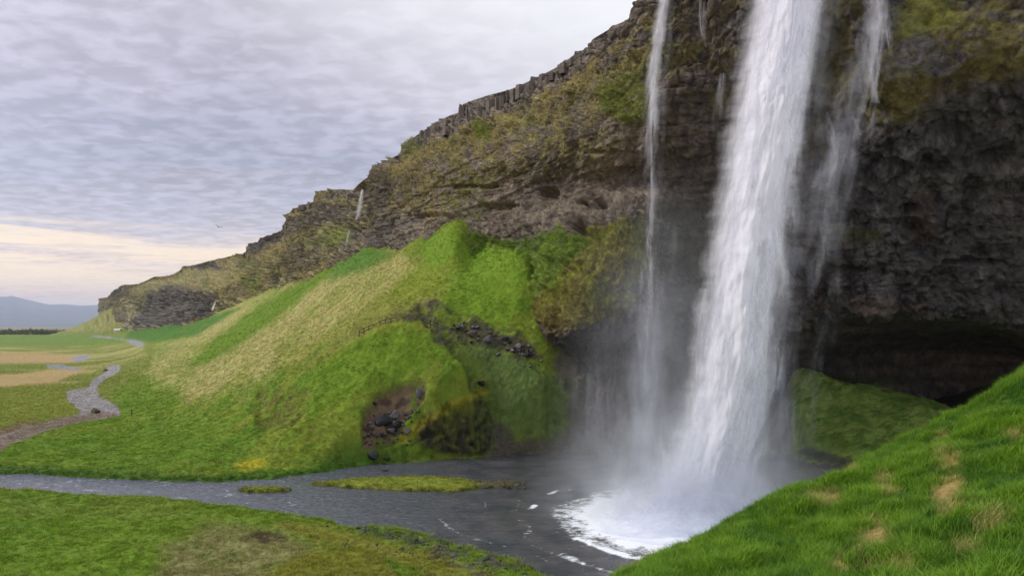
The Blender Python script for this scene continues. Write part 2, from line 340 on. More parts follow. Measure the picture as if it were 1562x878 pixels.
def M(poly, soft=8, warpn=8, off=0):
    """soft mask of a region drawn in the photograph, its edge broken up by noise"""
    return sstep(-soft, soft, sdpoly(PX, PY, poly, soft+warpn*2+10)+warpn*nz1+warpn*0.5*nz2+off)
shape = (M([(651,579),(609,586),(578,603),(554,626),(550,650),(554,681),(580,682),(618,668),(613,646),(630,626),(648,605)], 3, 4))  # slip scar
bluff = M([(644,634),(671,621),(724,603),(746,612),(750,642),(742,690),(700,698),(671,690),(640,680),(632,655)], 4, 5)
gully = M([(560,502),(600,482),(640,474),(668,468),(712,488),(745,500),(800,520),(826,548),(800,552),(740,540),(700,528),(690,545),(660,520),(640,496),(600,494)], 5, 7)
cavem = M([(1205,560),(1240,572),(1330,592),(1450,625),(1560,650),(1560,760),(1340,730),(1210,712)], 6, 6)
sback = M([(700,525),(790,545),(860,590),(862,670),(800,668),(762,655),(745,590)], 8, 10)
wetfoot = M([(748,640),(790,672),(860,668),(868,600),(840,550),(880,520),(1210,540),(1212,712),(748,704)], 8, 10)
olivepatch = M([(385,625),(400,600),(450,592),(468,608),(440,650),(400,662)], 12, 20)
# relief
amp = 0.10+0.30*sstep(0.12, 0.5, slope)
amp = np.where(Dg > 700, amp+1.5*sstep(700, 1400, Dg)*sstep(0.08, 0.3, slope)*4, amp)
spur = ridged(P3@np.array([[.8, .6, 0], [-.6, .8, 0], [0, 0, 1.]]), (7, 14, 9), 4, s=16)
Z = Z+sstep(0.2, 0.5, slope)*0.8*spur*sstep(2, 9, -ws)*sstep(70, 84, Dg)
Z = Z+np.where(ws > 0, 0, (amp*(0.8*nz1+0.55*nz2))*sstep(0, 2.5, -ws))
Z = Z+sstep(0.1, 0.4, slope)*(1.5*nz3+0.6*fbm(P3, 9, 3, s=15))*sstep(3, 12, -ws)*sstep(60, 80, Dg)*np.clip(Dg/150, 0.8, 2)
wr1, wr2, wrc = worley(P3, (1.7, 1.7, 1.3), 5)
Z = Z+(shape+gully*0.8)*(0.9*(wrc-0.45)*sstep(0.0, 0.25, wr2-wr1)) - 1.3*shape + (sback+0.8*cavem)*0.55*(1-2.4*np.abs(fbm(P3, 2.0, 5, .6, s=31)))+sback*0.5*(wrc-.5)
pit = M([(368,820),(390,811),(430,812),(440,824),(420,832),(395,826)], 4, 5); Z = np.where(pit > 0.02, np.maximum(Z-0.5*pit+0.15*pit*nz2, 0.28), Z); Z = Z-0.9*olivepatch
Z = Z+wetfoot*0.9*(wrc-0.5)*np.where(ws > 0, 0, 1)
G = np.stack([Xg, Dg, Z], -1); nrm = grid_normals(G); nrm *= np.sign(nrm[..., 2:3]+1e-9)
mossy = ridged(G, (2.0, 2.0, 1.2), 4, s=41)
G = G+nrm*((bluff*(0.9*mossy+0.7*fbm(G, 1.0, 3, s=44)))[..., None])
hum = fbm(G, 2.2, 3, 0.6, s=52); G[..., 2] += np.where((Dg < 300) & (ws < 0), 0.28*hum*sstep(0.1, 0.35, slope)*sstep(0, 3, -ws), 0)
tuss = fbm(G, 0.55, 3, 0.6, s=51)
G[..., 2] += np.where((Dg < 140) & (ws < 0), 0.07*tuss*(1+1.2*sstep(0.1, 0.4, slope)), 0)*sstep(0, 1, -ws)
# colours
PX, PY = proj(G)
col = np.broadcast_to(C_GREEN, G.shape).copy()
q = lambda n, a, b: sstep(a, b, n)
col = lay(col, 0.55*q(nz1, -0.3, 0.5), C_BRIGHT); col = lay(col, 0.5*q(nz2, 0.0, 0.5), C_DEEP); col = lay(col, 0.4*q(spur, 0.35, 0.8)*sstep(.15, .4, slope), C_YEL); col = lay(col, 0.55*q(-spur, -0.1, 0.35)*sstep(.15, .4, slope), C_DEEP); col = lay(col, 0.25*q(nz3, 0.0, 0.5), C_YEL)
# streaks that run down the talus
st = fbm(np.stack([(PX+0.92*PY)+26*nz1, (PY-0.92*PX)*0.22, PX*0], -1), (26, 26, 1), 5, 0.7, s=61)
fine = fbm(G, 0.9, 3, 0.7, s=62)
tanm = M([(522,386),(560,400),(610,385),(640,400),(600,445),(520,500),(470,540),(400,575),(330,600),(285,612),(270,590),(225,575),(205,560),(240,530),(330,480),(440,428)], 14, 10)
tanw = M([(640,430),(560,470),(500,520),(430,570),(300,612),(380,610),(520,530),(620,470),(660,440)], 16, 12)*0.5
col = lay(col, tanm*(0.12+0.5*q(st, -0.25, 0.25)+0.55*q(fine+0.5*nz2, -0.5, 0.4)), C_TAN*(1+0.15*nz1[..., None])); col = lay(col, tanw*q(st, -0.2, 0.4), C_TAN)
gs = M([(508,400),(478,418),(400,462),(330,512),(288,556),(312,556),(360,528),(430,480),(490,430),(530,402)], 5, 6)
col = lay(col, gs*0.95, C_BRIGHT*0.85); 
gs2 = M([(560,378),(520,392),(500,430),(560,410),(600,390)], 8, 8); col = lay(col, gs2*0.8, C_DEEP*1.3)
gs3 = M([(645,360),(690,345),(720,380),(800,385),(800,450),(770,500),(700,470),(640,465),(590,480),(600,440),(650,400)], 10, 8); col = lay(col, gs3*0.85, C_BRIGHT)
pat = M([(638,455),(668,452),(655,475),(640,470)], 4, 4); col = lay(col, pat*0.6, C_DIRT)
ridge = M([(480,548),(560,505),(620,486),(652,498),(640,505),(560,520),(490,560),(440,575)], 5, 5); col = lay(col, ridge*0.3, C_YEL); upy = M([(560,470),(620,410),(690,400),(680,450),(600,482),(520,510),(440,560),(430,540)], 16, 14); col = lay(col, upy*0.55, C_YEL*0.9)
mface = M([(620,495),(660,515),(690,545),(640,560),(560,590),(470,640),(480,560),(560,512)], 8, 6); col = lay(col, mface*0.85, np.array([0.115,0.198,0.014]))
# the plain on the left
def band(poly, c, k=1.0, s=3, w=3):
    global col
    col = lay(col, k*M(poly, s, w), c)
band([(-500,690),(-500,507),(170,507),(235,512),(230,560),(170,600),(182,634),(60,648),(0,668)], np.array([0.16,0.19,0.035]), 0.9, 4, 4)
flat = M([(-500,600),(-500,528),(215,524),(225,545),(160,560),(95,600)], 4, 3)
fb = fbm(np.stack([Xg*0.02, np.log(Dg)*9, Xg*0], -1), 1, 4, s=71)
col = lay(col, flat*q(fb, -0.1, 0.25)*0.8, C_TAN*0.95)
band([(-500,536),(60,538),(130,541),(118,553),(40,556),(-500,556)], np.array([0.36,0.25,0.12]), 0.85)
band([(-500,572),(20,570),(100,560),(135,562),(90,582),(0,592),(-500,596)], np.array([0.34,0.24,0.11]), 0.85)
band([(-500,558),(60,554),(120,556),(40,568),(-500,572)], C_GREEN*0.9, 0.5)
band([(-500,597),(50,590),(100,597),(118,628),(60,645),(0,655),(-500,690)], np.array([0.17,0.20,0.03]), 0.9)
band([(-500,511),(120,511),(188,513),(196,520),(140,527),(-500,531)], np.array([0.12,0.19,0.028]), 1.0, 1.5, 1.5)
band([(-500,499.3),(120,499.3),(125,505),(-500,505)], np.array([0.22,0.17,0.12]), 0.9, 1, 1)
band([(-500,704),(-500,640),(0,655),(35,643),(60,640),(30,668),(0,690)], C_DIRT*0.9, 0.85, 3, 3)
PATH = [(-80,705),(0,684),(60,660),(110,646),(184,634),(178,618),(150,604),(148,590),(160,578),(183,566),(183,557),(163,557),(160,568),(140,580),(135,590),(100,597),(103,610),(122,626),(120,632),(70,643),(30,655),(-80,690)]
pathm = M(PATH, 1.6, 1.4); col = lay(col, pathm, C_GRAVEL)
pth2 = M([(-80,705),(0,684),(60,660),(110,646),(184,634),(150,628),(110,635),(60,645),(0,668),(-80,690)], 3, 2.5); col = lay(col, pth2*0.75, C_DIRT*0.95)
for poly in ([(108,545),(130,540),(140,545),(122,552),(112,551)], [(70,556),(95,555),(108,559),(125,561),(118,565),(85,562),(72,560)], [(190,518),(205,517),(222,523),(215,528),(203,526)], [(140,511),(165,513),(195,518),(200,520),(165,515.5),(138,513)]):
    band(poly, np.array([0.24, 0.24, 0.26]), 0.95, 1.2, 1.5)
# slopes under the far headland
hd = M([(100,505),(168,468),(222,458),(215,480),(190,497),(180,505)], 4, 4); col = lay(col, hd, np.array([0.21,0.215,0.06])); col = lay(col, hd*q(st, 0, 0.3)*0.6, C_TAN*0.9)
band([(200,502),(250,496),(330,478),(370,468),(300,512),(230,522),(190,515)], C_DEEP*1.15, 0.9)
# near meadow
nm = M([(-500,745),(470,790),(800,860),(1000,900),(1000,1500),(-500,1500)], 4, 2)
fl = np.maximum(0, fbm(G, (0.5, 1.6, 1), 3, 0.7, s=81)); 
col = lay(col, nm*0.5*q(nz3, -0.3, 0.3), C_BRIGHT*0.95)
band([(-500,748),(240,765),(330,795),(60,790),(-500,775)], np.array([0.14,0.19,0.03]), 0.5, 8, 8)
dry = M([(250,835),(330,800),(430,812),(480,832),(470,845),(420,868),(400,900),(230,900)], 18, 14); col = lay(col, dry*0.85, np.array([0.215,0.20,0.085])); col = lay(col, dry*0.5*q(nz2, 0.05, 0.4), C_GREEN*0.8)
ol = M([(360,900),(470,840),(560,838),(590,860),(640,880),(660,900)], 10, 8); col = lay(col, ol*0.9, np.array([0.165,0.165,0.02]))
ol2 = M([(410,798),(500,800),(640,835),(760,878),(640,885),(560,840),(480,830)], 10, 8); col = lay(col, ol2*0.8, np.array([0.19,0.185,0.03]))
shore = M([(545,806),(640,815),(770,850),(960,920),(960,960),(740,880),(620,835),(560,815)], 10, 10); col = lay(col, shore*q(nz2, -0.25, 0.25)*0.9, np.array([0.085,0.075,0.07]))
pit = M([(368,820),(390,811),(430,812),(440,824),(420,832),(395,826)], 3, 3); col = lay(col, pit*0.95*q(nz2, -.6, .1), np.array([0.05,0.035,0.02]))
gstr = M([(586,848),(600,855),(640,872),(650,882),(610,882),(590,862)], 3, 3); col = lay(col, gstr*0.9, C_GREEN*0.9)
band([(355,708),(385,700),(405,704),(400,712),(370,716)], np.array([0.38,0.33,0.02]), 0.7, 5, 4)
bk = M([(-500,705),(0,710),(150,718),(300,722),(330,728),(200,732),(-500,722)], 4, 4); col = lay(col, bk*0.5, C_OLIVE)
rim = sstep(3.0, 0.6, -ws)*(ws < 0.2)*(PX < 620)*(PY < 745); col = lay(col, rim*0.8, C_DEEP*0.8)
col = lay(col, (isl > 0)*1.0, np.array([0.19,0.22,0.03])); col = lay(col, (isl > -0.5)*q(PX, 715, 745)*q(nz2, -0.9, -0.1)*0.9, np.array([0.10,0.085,0.08])); col = lay(col, (isl > 0)*sstep(0.5, 0.1, isl), C_OLIVE*0.5)
# bare and rocky places
col = lay(col, olivepatch*0.7*q(nz2, -.5, .2), np.array([0.11,0.095,0.025]))
col = lay(col, sback*0.85, np.array([0.095,0.145,0.042])); col = lay(col, sback*0.75*q(-mossy+0.6*nz2, -0.05, 0.2), C_DARK*1.8)
col = lay(col, gully*0.9*q(nz2+0.5*nz1, -0.35, 0.05), C_ROCK*0.7)
col = lay(col, shape*0.95, C_SCAR); col = lay(col, shape*0.8*q(nz1+nz2*0.4, 0.02, 0.2), C_GREEN*0.75); col = lay(col, shape*0.6*q(-wrc, -0.3, -0.15), C_DARK)
nG = grid_normals(G); upn = np.abs(nG[..., 2])
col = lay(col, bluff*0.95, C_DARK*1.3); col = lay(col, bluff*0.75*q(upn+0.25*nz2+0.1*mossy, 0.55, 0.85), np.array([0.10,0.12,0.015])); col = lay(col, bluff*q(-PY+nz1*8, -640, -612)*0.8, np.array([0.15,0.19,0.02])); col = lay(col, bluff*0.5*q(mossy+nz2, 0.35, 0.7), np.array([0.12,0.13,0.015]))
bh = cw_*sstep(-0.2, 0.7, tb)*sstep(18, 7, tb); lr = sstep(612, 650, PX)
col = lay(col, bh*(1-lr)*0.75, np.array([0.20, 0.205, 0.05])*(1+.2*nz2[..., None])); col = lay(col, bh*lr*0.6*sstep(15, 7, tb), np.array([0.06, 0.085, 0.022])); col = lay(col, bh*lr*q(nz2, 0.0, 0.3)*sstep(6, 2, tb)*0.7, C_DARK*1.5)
lip = M([(600,672),(640,640),(680,618),(735,590),(748,600),(700,615),(650,645),(625,676)], 3, 4); col = lay(col, lip*0.7, np.array([0.22,0.20,0.015]))
foot = M([(550,695),(620,688),(690,690),(750,692),(745,704),(560,708)], 3, 4); col = lay(col, foot*0.6*q(nz2, -0.2, 0.3), C_OLIVE*0.7)
col = lay(col, wetfoot*0.92, np.array([0.095,0.078,0.068])); col = lay(col, wetfoot*0.4*q(nz2+nz1, 0.1, 0.6), np.array([0.06,0.10,0.03]))
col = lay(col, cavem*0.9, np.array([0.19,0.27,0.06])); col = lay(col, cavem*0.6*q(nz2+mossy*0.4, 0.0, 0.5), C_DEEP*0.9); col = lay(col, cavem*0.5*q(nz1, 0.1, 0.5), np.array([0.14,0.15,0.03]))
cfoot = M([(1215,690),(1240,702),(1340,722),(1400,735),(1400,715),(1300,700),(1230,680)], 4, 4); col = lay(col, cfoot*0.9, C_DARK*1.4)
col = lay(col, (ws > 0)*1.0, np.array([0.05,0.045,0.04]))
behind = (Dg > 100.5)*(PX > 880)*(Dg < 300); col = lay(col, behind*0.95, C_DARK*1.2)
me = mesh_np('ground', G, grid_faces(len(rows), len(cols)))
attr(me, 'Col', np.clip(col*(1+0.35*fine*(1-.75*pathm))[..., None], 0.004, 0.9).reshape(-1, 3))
ground = tag(link('ground', me, M_land), kind='structure'); GCOL = col.copy(); GWS = ws
GZ, GCOLS, GROWS = G[..., 2], cols, rows
def ground_z(x, y):
    px = CX+F*x/y; ci = np.clip(np.searchsorted(GCOLS, px), 1, len(GCOLS)-1); ri = np.clip(np.searchsorted(GROWS, y), 1, len(GROWS)-1)
    tc_ = (px-GCOLS[ci-1])/(GCOLS[ci]-GCOLS[ci-1]); tr = (y-GROWS[ri-1])/(GROWS[ri]-GROWS[ri-1])
    return (GZ[ri-1, ci-1]*(1-tc_)+GZ[ri-1, ci]*tc_)*(1-tr)+(GZ[ri, ci-1]*(1-tc_)+GZ[ri, ci]*tc_)*tr
def hit_ground(px, py, dmin=30, dmax=3000):
    """the point of the land seen at a photo pixel"""
    D = np.exp(np.linspace(math.log(dmin), math.log(dmax), 3000)); x = (px-CX)/F*D; z = H+(HY-py)/F*D; g = ground_z(x, D)
    k = np.argmax(z <= g); return np.array([x[k], D[k], g[k]])

# ------------------------------------------------------------------ water
wc = np.concatenate([resamp(-420, 0, 20), resamp(0, 1400, 560), np.linspace(1400, 1700, 20)]); wr = np.concatenate([resamp(36, 60, 120), resamp(60, 100, 230), np.linspace(100, 118, 12)])
A, B = np.meshgrid(wc, wr); Xw = (A-CX)/F*B; Pw = np.stack([Xw, B, B*0], -1)
rd = np.hypot((Xw-16.5), (B-63.5)*1.0); 
wz = (0.05+0.05*sstep(900, 500, A))*fbm(Pw, (1.2, 0.8, 1), 4, 0.7, s=90)+0.05*fbm(Pw, (3.5, 2.2, 1), 3, s=91)
wz = wz+0.28*np.exp(-(rd/6.5)**2)*(0.5+fbm(Pw, 1.2, 4, 0.6, s=92))+0.07*np.sin(rd*2.2+2*fbm(Pw, 5, 2, s=93))*np.exp(-rd/14)
Pw[..., 2] = wz
me = mesh_np('water', Pw, grid_faces(len(wr), len(wc)))
PXw, PYw = A, HY+F*H/B
ang = np.arctan2(B-64, Xw-17.5)
edge = 12.2+1.8*fbm(np.stack([np.cos(ang)*3, np.sin(ang)*3, rd*0.1], -1), 1, 3, s=94)
foam = sstep(edge+1.2, edge-2.6, rd)*(0.46+0.62*sstep(11, 6, rd))+0.45*fbm(Pw, 1.4, 5, 0.7, s=98)*sstep(edge+1, edge-1, rd)
ring = np.exp(-((rd-edge)/0.5)**2)*0.22*sstep(24, 14, Xw)*sstep(-.6, .5, fbm(Pw, 2, 3, s=99))
ring2 = np.exp(-((rd-edge-4.0-1.5*fbm(Pw, 7, 2, s=95))/0.4)**2)*0.2*sstep(-0.5, 0.5, fbm(Pw, 3, 3, s=96)+0.1)
haz = 0.25*np.exp(-((rd-11)/6)**2)
riv = sstep(760, 300, PXw)*(0.13+0.16*sstep(0, .5, fbm(Pw, (3.5, 1.8, 1), 3, s=88)))+0.06
fo = np.clip(foam+ring+ring2+haz*0.6+riv, 0, 1)
def streak(pts, w=2.0, k=0.5):
    """a drifting line of foam on the pool"""
    global fo
    p = px2w(pts); d = np.full(Xw.shape, 1e9)
    for a_, b_ in zip(p[:-1], p[1:]):
        e_ = b_-a_; t = np.clip(((Xw-a_[0])*e_[0]+(B-a_[1])*e_[1])/(e_@e_), 0, 1); d = np.minimum(d, np.hypot(Xw-a_[0]-t*e_[0], B-a_[1]-t*e_[1]))
    fo = np.clip(fo+k*np.exp(-(d+0.3*fbm(Pw, 0.9, 3, s=97))**2/(0.04*w)**2*0.5), 0, 1)
streak([(668,788),(680,800),(700,812),(730,822),(770,832)], 5, .28); streak([(812,775),(816,770)], 6, .6); streak([(838,752),(850,747)], 5, .5); streak([(815,843),(830,852),(845,858)], 4, .25)
streak([(690,771),(740,775)], 3, .2); streak([(740,765),(741,772)], 3, .4); streak([(880,822),(930,840),(1000,858),(1040,861)], 6, .5); streak([(860,845),(900,862),(960,880)], 4, .3)
streak([(1210,704),(1270,712),(1325,722)], 3.5, .55); streak([(770,810),(830,815)], 4, .15); streak([(810,830),(860,850),(890,860)], 4, .25)
attr(me, 'foam', fo.ravel()); attr(me, 'rapid', (sstep(860, 480, PXw+40*fbm(Pw, 6, 3, s=89))*0.95+0.05).ravel())
m, nt, b, o = new_mat('river_water'); geo = N(nt, 'ShaderNodeNewGeometry'); at = N(nt, 'ShaderNodeAttribute', attribute_name='foam')
mpn = N(nt, 'ShaderNodeMapping'); mpn.inputs['Scale'].default_value = (0.75, 1.3, 1); L(nt, geo, 'Position', mpn, 0)
f1 = N(nt, 'ShaderNodeTexNoise', i_Scale=1.5, i_Detail=8, i_Roughness=0.75, i_Distortion=1.0); L(nt, mpn, 0, f1, 0)
f2 = N(nt, 'ShaderNodeTexNoise', i_Scale=0.35, i_Detail=3); L(nt, geo, 'Position', f2, 0)
s_ = math_n(nt, 'ADD', at.outputs['Fac'], math_n(nt, 'MULTIPLY_ADD', f1.outputs[0], 1.6, -1.16))
fr = ramp(nt, [(0.0, 0.0), (0.34, 1.0)]); nt.links.new(s_, fr.inputs[0])
dr = ramp(nt, [(0.35, (0.035, 0.040, 0.045)), (0.65, (0.085, 0.080, 0.085))]); L(nt, f2, 0, dr, 0)
ra = N(nt, 'ShaderNodeAttribute', attribute_name='rapid'); g3 = N(nt, 'ShaderNodeTexNoise', i_Scale=2.2, i_Detail=5, i_Roughness=0.75); L(nt, mpn, 0, g3, 0)
gr = ramp(nt, [(0.35, (0.028, 0.032, 0.042)), (0.64, (0.12, 0.13, 0.165))]); L(nt, g3, 0, gr, 0); drc = mixc(nt, ra.outputs['Fac'], dr.outputs[0], gr.outputs[0])
nt.links.new(mixc(nt, fr.outputs[0], drc, (0.80, 0.83, 0.88)), b.inputs['Base Color'])
nt.links.new(math_n(nt, 'MULTIPLY_ADD', fr.outputs[0], 0.5, 0.09), b.inputs['Roughness']); b.inputs['IOR'].default_value = 1.33
w1 = N(nt, 'ShaderNodeTexNoise', i_Scale=3.0, i_Detail=6, i_Roughness=0.7); L(nt, mpn, 0, w1, 0)
bp = N(nt, 'ShaderNodeBump', i_Strength=0.8, i_Distance=0.10); L(nt, w1, 0, bp, 'Height'); L(nt, bp, 0, b, 'Normal')
water = tag(link('water', me, m), kind='structure')
GC = None

# ------------------------------------------------------------------ cliff: rim, ledges, overhang and cave as one eroded sheet
CL = {  # column: (row, distance) at nine levels, rim to buried foot
 150: [(455,2300),(458,2300),(463,2300),(468,2300),(472,2300),(480,2290),(492,2290),(496,2280),(500,2280)],
 166: [(453,1560),(457,1550),(461,1550),(465,1545),(471,1540),(480,1500),(492,1490),(500,1480),(506,1470)],
 190: [(433,1330),(437,1320),(444,1310),(452,1300),(460,1290),(472,1270),(488,1250),(500,1240),(508,1230)],
 208: [(431,1180),(435,1160),(440,1120),(452,980),(470,900),(486,880),(500,860),(512,850),(520,840)],
 230: [(423,1020),(428,1000),(436,900),(444,800),(460,785),(490,770),(505,760),(515,750),(525,740)],
 270: [(414,820),(422,800),(434,730),(443,670),(462,662),(494,650),(510,640),(520,630),(530,620)],
 320: [(398,680),(408,660),(425,600),(446,545),(455,538),(480,520),(500,510),(520,500),(530,490)],
 376: [(378,550),(388,535),(402,490),(420,465),(437,455),(458,440),(480,425),(510,410),(530,400)],
 400: [(366,480),(374,470),(392,445),(412,425),(428,415),(448,400),(470,385),(510,370),(530,360)],
 434: [(350,415),(362,405),(380,390),(398,380),(415,372),(440,355),(465,340),(500,330),(530,320)],
 483: [(296,312),(308,307),(332,297),(352,290),(378,282),(412,268),(440,255),(480,245),(520,240)],
 530: [(290,270),(300,266),(322,260),(350,254),(375,248),(405,238),(430,228),(480,220),(520,210)],
 550: [(279,255),(290,252),(318,247),(350,242),(375,238),(400,228),(425,218),(480,205),(520,200)],
 573: [(254,231),(264,225),(290,218),(320,214),(350,212),(388,207),(415,198),(470,185),(520,175)],
 620: [(224,196),(240,189),(268,183),(300,180),(338,179),(372,173),(400,163),(460,150),(520,140)],
 705: [(166,152),(198,146),(232,142),(268,139),(300,141),(352,136),(385,133),(440,130),(520,126)],
 780: [(136,131),(167,127),(205,123),(245,119),(292,122),(372,123),(420,121),(480,119),(600,115)],
 846: [(104,116),(132,112),(180,109),(225,105),(285,109),(370,101),(500,97),(540,105),(705,103)],
 905: [(60,104),(90,101),(150,99),(215,96),(285,100),(350,93),(490,90.5),(548,101),(705,97)],
 960: [(22,96),(50,94),(130,92),(205,91),(280,95),(340,88),(480,90),(550,98),(705,95)],
 1000:[(-8,90),(10,89),(110,88.5),(200,88.5),(280,92),(350,89),(470,92),(560,98),(705,95)],
 1080:[(-60,86),(0,85),(100,86),(200,88),(300,92),(400,95),(500,98),(600,101),(705,100)],
 1200:[(-120,78),(-20,78),(90,81),(200,86),(300,90),(400,94),(500,99),(600,107),(720,106)],
 1300:[(-150,76),(-20,75),(100,76.5),(195,80.5),(300,86),(400,89),(474,91),(552,116),(700,112)],
 1360:[(-170,75),(-40,73),(110,71),(200,74.5),(300,83),(400,86),(470,87),(540,117),(690,114)],
 1480:[(-200,70),(-80,69),(60,67.5),(140,70),(290,80),(400,84),(478,87),(542,117),(690,114)],
 1562:[(-220,67),(-90,66),(45,65),(115,67),(290,78),(400,82),(494,85),(555,116),(690,113)],
 1750:[(-280,59),(-100,58),(10,57),(90,59),(290,71),(410,76),(520,80),(580,102),(700,104)],
 2100:[(-380,50),(-160,49),(-40,48),(60,50),(290,62),(420,67),(540,72),(610,90),(720,92)]}
RIM = [(150,455),(166,453),(170,449),(186,435),(200,434),(212,433),(236,422),(260,421),(283,407),(300,403),(325,397),(350,391),(375,386),(376.5,374.5),(386,372),(396,368),(398,363),(412,359),(431,351),(433,345),(438,330),(447,318),(462,315),(480,309),(483,294),(492,292),(505,289),(539,289.5),(546,282),(554,275),(569,265),(573,252),(583,249),(600,240),(618,231),(619,221),(626,213.7),(641,202.6),(655,194),(670,184),(687,176),(702,171),(706,159),(722,153),(743,146),(777,137),(792,131),(809,123),(825,115),(846,104.7),(862,94),(878,82),(896,73),(904,60),(928,45.5),(945,36),(959,30),(962,14),(975,0),(1000,-8),(1080,-60)]
ks = sorted(CL); T = np.array([[v for rc in CL[k] for v in rc] for k in ks], float)
cc = np.concatenate([np.linspace(150, 168, 12), np.linspace(169.5, 420, 130), np.linspace(421.6, 1330, 560), np.linspace(1332.2, 1620, 140), np.linspace(1630, 2100, 40)])
TI = interp_cols(cc, ks, T).reshape(len(cc), 9, 2)
rx, ry = np.array(RIM).T; d0 = np.interp(cc, rx, ry)-TI[:, 0, 0]; d0 = np.where(cc < 1080, d0, 0)
TI[:, 0, 0] += d0; TI[:, 1, 0] += d0*0.7; TI[:, 2, 0] += d0*0.3
NR = [60, 62, 66, 66, 76, 66, 44, 20]; lev = np.concatenate([np.linspace(k, k+1, n, endpoint=False) for k, n in enumerate(NR)]+[[8.0]])
Y = interp_cols(lev, np.arange(9), TI[:, :, 0].T); D_ = interp_cols(lev, np.arange(9), TI[:, :, 1].T)      # rows x columns
CC = np.broadcast_to(cc, Y.shape); LV = np.broadcast_to(lev[:, None], Y.shape)
G = np.stack([(CC-CX)/F*D_, D_, H+(HY-Y)/F*D_], -1)
nr0 = grid_normals(G)                                            # smooth outward direction
for _ in range(3):
    nr0 = nr0+np.roll(nr0, 9, 0)+np.roll(nr0, -9, 0)+np.roll(nr0, 12, 1)+np.roll(nr0, -12, 1); nr0 /= np.linalg.norm(nr0, axis=-1, keepdims=True)
tocam = np.stack([-G[..., 0], -G[..., 1], H-G[..., 2]], -1); nr0 *= np.sign((nr0*tocam).sum(-1).mean())
up_ = np.array([0, 0, 1.])
far = np.clip(D_/150, 0.75, 4.0)                                  # farther rock shows only its larger forms
spc = np.linalg.norm(np.diff(G[150], axis=0), axis=1); spc = np.concatenate([spc[:1], spc]); spc = np.convolve(np.pad(spc, 20, 'edge'), np.ones(41)/41, 'valid')
farh = np.maximum(far[150], spc*0.75); S_ = np.cumsum(spc/farh)                # distance along the cliff, in units of the local relief size
Gs = np.stack([np.broadcast_to(S_, D_.shape), (D_-D_[0:1])/far, G[..., 2]/far], -1)
big = fbm(Gs, (14, 14, 8), 4, s=101); med = fbm(Gs, (4.5, 4.5, 3.2), 4, 0.6, s=102)
wp = Gs+1.4*np.stack([fbm(Gs, 5, 2, s=103), fbm(Gs, 5, 2, s=104), fbm(Gs, 5, 2, s=105)], -1)
a1, a2, aid = worley(wp, (2.4, 2.4, 3.0), 7); b1, b2, bid = worley(wp, (0.9, 0.9, 1.1), 8)
c1, c2, cid_ = worley(wp+0.3*med[..., None], (1.5, 1.5, 6.5), 9); vcr = sstep(0.09, 0.0, c2-c1)
blocky = (cid_-0.5)*0.5*sstep(0, .2, c2-c1)-0.25*vcr+(aid-0.5)*sstep(0, 0.22, a2-a1)*1.0+(bid-0.5)*0.42*sstep(0, 0.25, b2-b1)-0.25*sstep(0.16, 0.0, a2-a1)
strata_h = (G[..., 2]-0.02*G[..., 0]*0+0.9*fbm(G, (18, 18, 6), 3, s=106))/1.15
sid = np.floor(strata_h); sfr = strata_h-sid
shv = ((np.sin(sid*12.9898)*43758.5453) % 1.0)
strata = (shv-0.5)*1.3+0.35*(1-sstep(0, 0.18, sfr))*-1+0.35*fbm(G, (4, 4, 1.2), 4, s=107)
rid = ridged(Gs, (2.6, 2.6, 1.7), 5, s=108)
wst = sstep(1.9, 2.4, LV+0.35*med)*sstep(5.1, 4.5, LV+0.35*med)*sstep(1300, 1180, CC)*sstep(520, 600, CC)           # layered brown tuff
grassy = np.clip(sstep(0.9, 1.3, LV+0.25*med)*sstep(2.3, 1.7, LV+0.3*med), 0, 1)*sstep(1150, 1020, CC)
lf = sstep(1000, 900, CC)
disp = 1.7*big+1.0*med+(1-0.55*wst)*(1.15-0.15*lf)*blocky*(1-0.8*sstep(1200, 1300, CC))+0.9*wst*strata+0.22*rid
overh = sstep(1180, 1330, CC)*sstep(2.7, 3.3, LV)
disp = disp+overh*(0.3*rid+0.6*strata+1.7*fbm(Gs, 4.0, 7, 0.66, s=120)+0.25*np.sin(G[..., 2]*1.1+2.5*med+CC*0.012))
disp *= np.clip(far, 0.8, 3.2)
gully_ = -2.2*np.exp(-((CC-548-0.06*(330-Y))/9)**2)*(LV < 5)*2.2                    # notch of the far cascade
disp = disp+gully_
# pockets and holes in the tuff
def hole(px, py, rx_, ry_, dep):
    global disp
    disp = disp-dep*np.exp(-(((CC-px)/rx_)**2+((Y-py)/ry_)**2+0.5*med)**2)
for h_ in [(905,308,22,8,3.0),(878,345,10,12,3.0),(890,355,8,14,2.5),(1390,345,22,12,3.0),(1415,375,20,14,1.6),(1385,320,16,6,2.),(835,298,12,10,2),(962,262,18,6,1.5),(1500,240,16,12,2),(1450,205,30,10,2),(1370,255,16,12,2),(765,315,26,5,1.5),(665,330,34,4,1.8),(720,285,40,4,1.5),(1475,398,40,5,2),(1300,410,26,5,1.5),(925,230,30,4,1.2)]: hole(*h_)
disp = disp*(1-.6*sstep(6.0, 6.25, LV)*sstep(1180, 1260, CC))
fade = sstep(0.0, 0.12, LV)
disp = disp*fade + 0
G = G+nr0*disp[..., None]
clump = ridged(Gs, (1.5, 1.5, 1.1), 3, s=112); mf = fbm(Gs, (1.1, 1.1, .9), 4, .75, s=115)
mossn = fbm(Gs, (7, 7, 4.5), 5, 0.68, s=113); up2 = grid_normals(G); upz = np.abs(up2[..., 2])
def MC(poly, soft=9, warpn=10):
    return sstep(-soft, soft, sdpoly(CC, Y, poly, soft+warpn*2+10)+warpn*med*1.3+warpn*0.8*big+warpn*0.7*mossn)
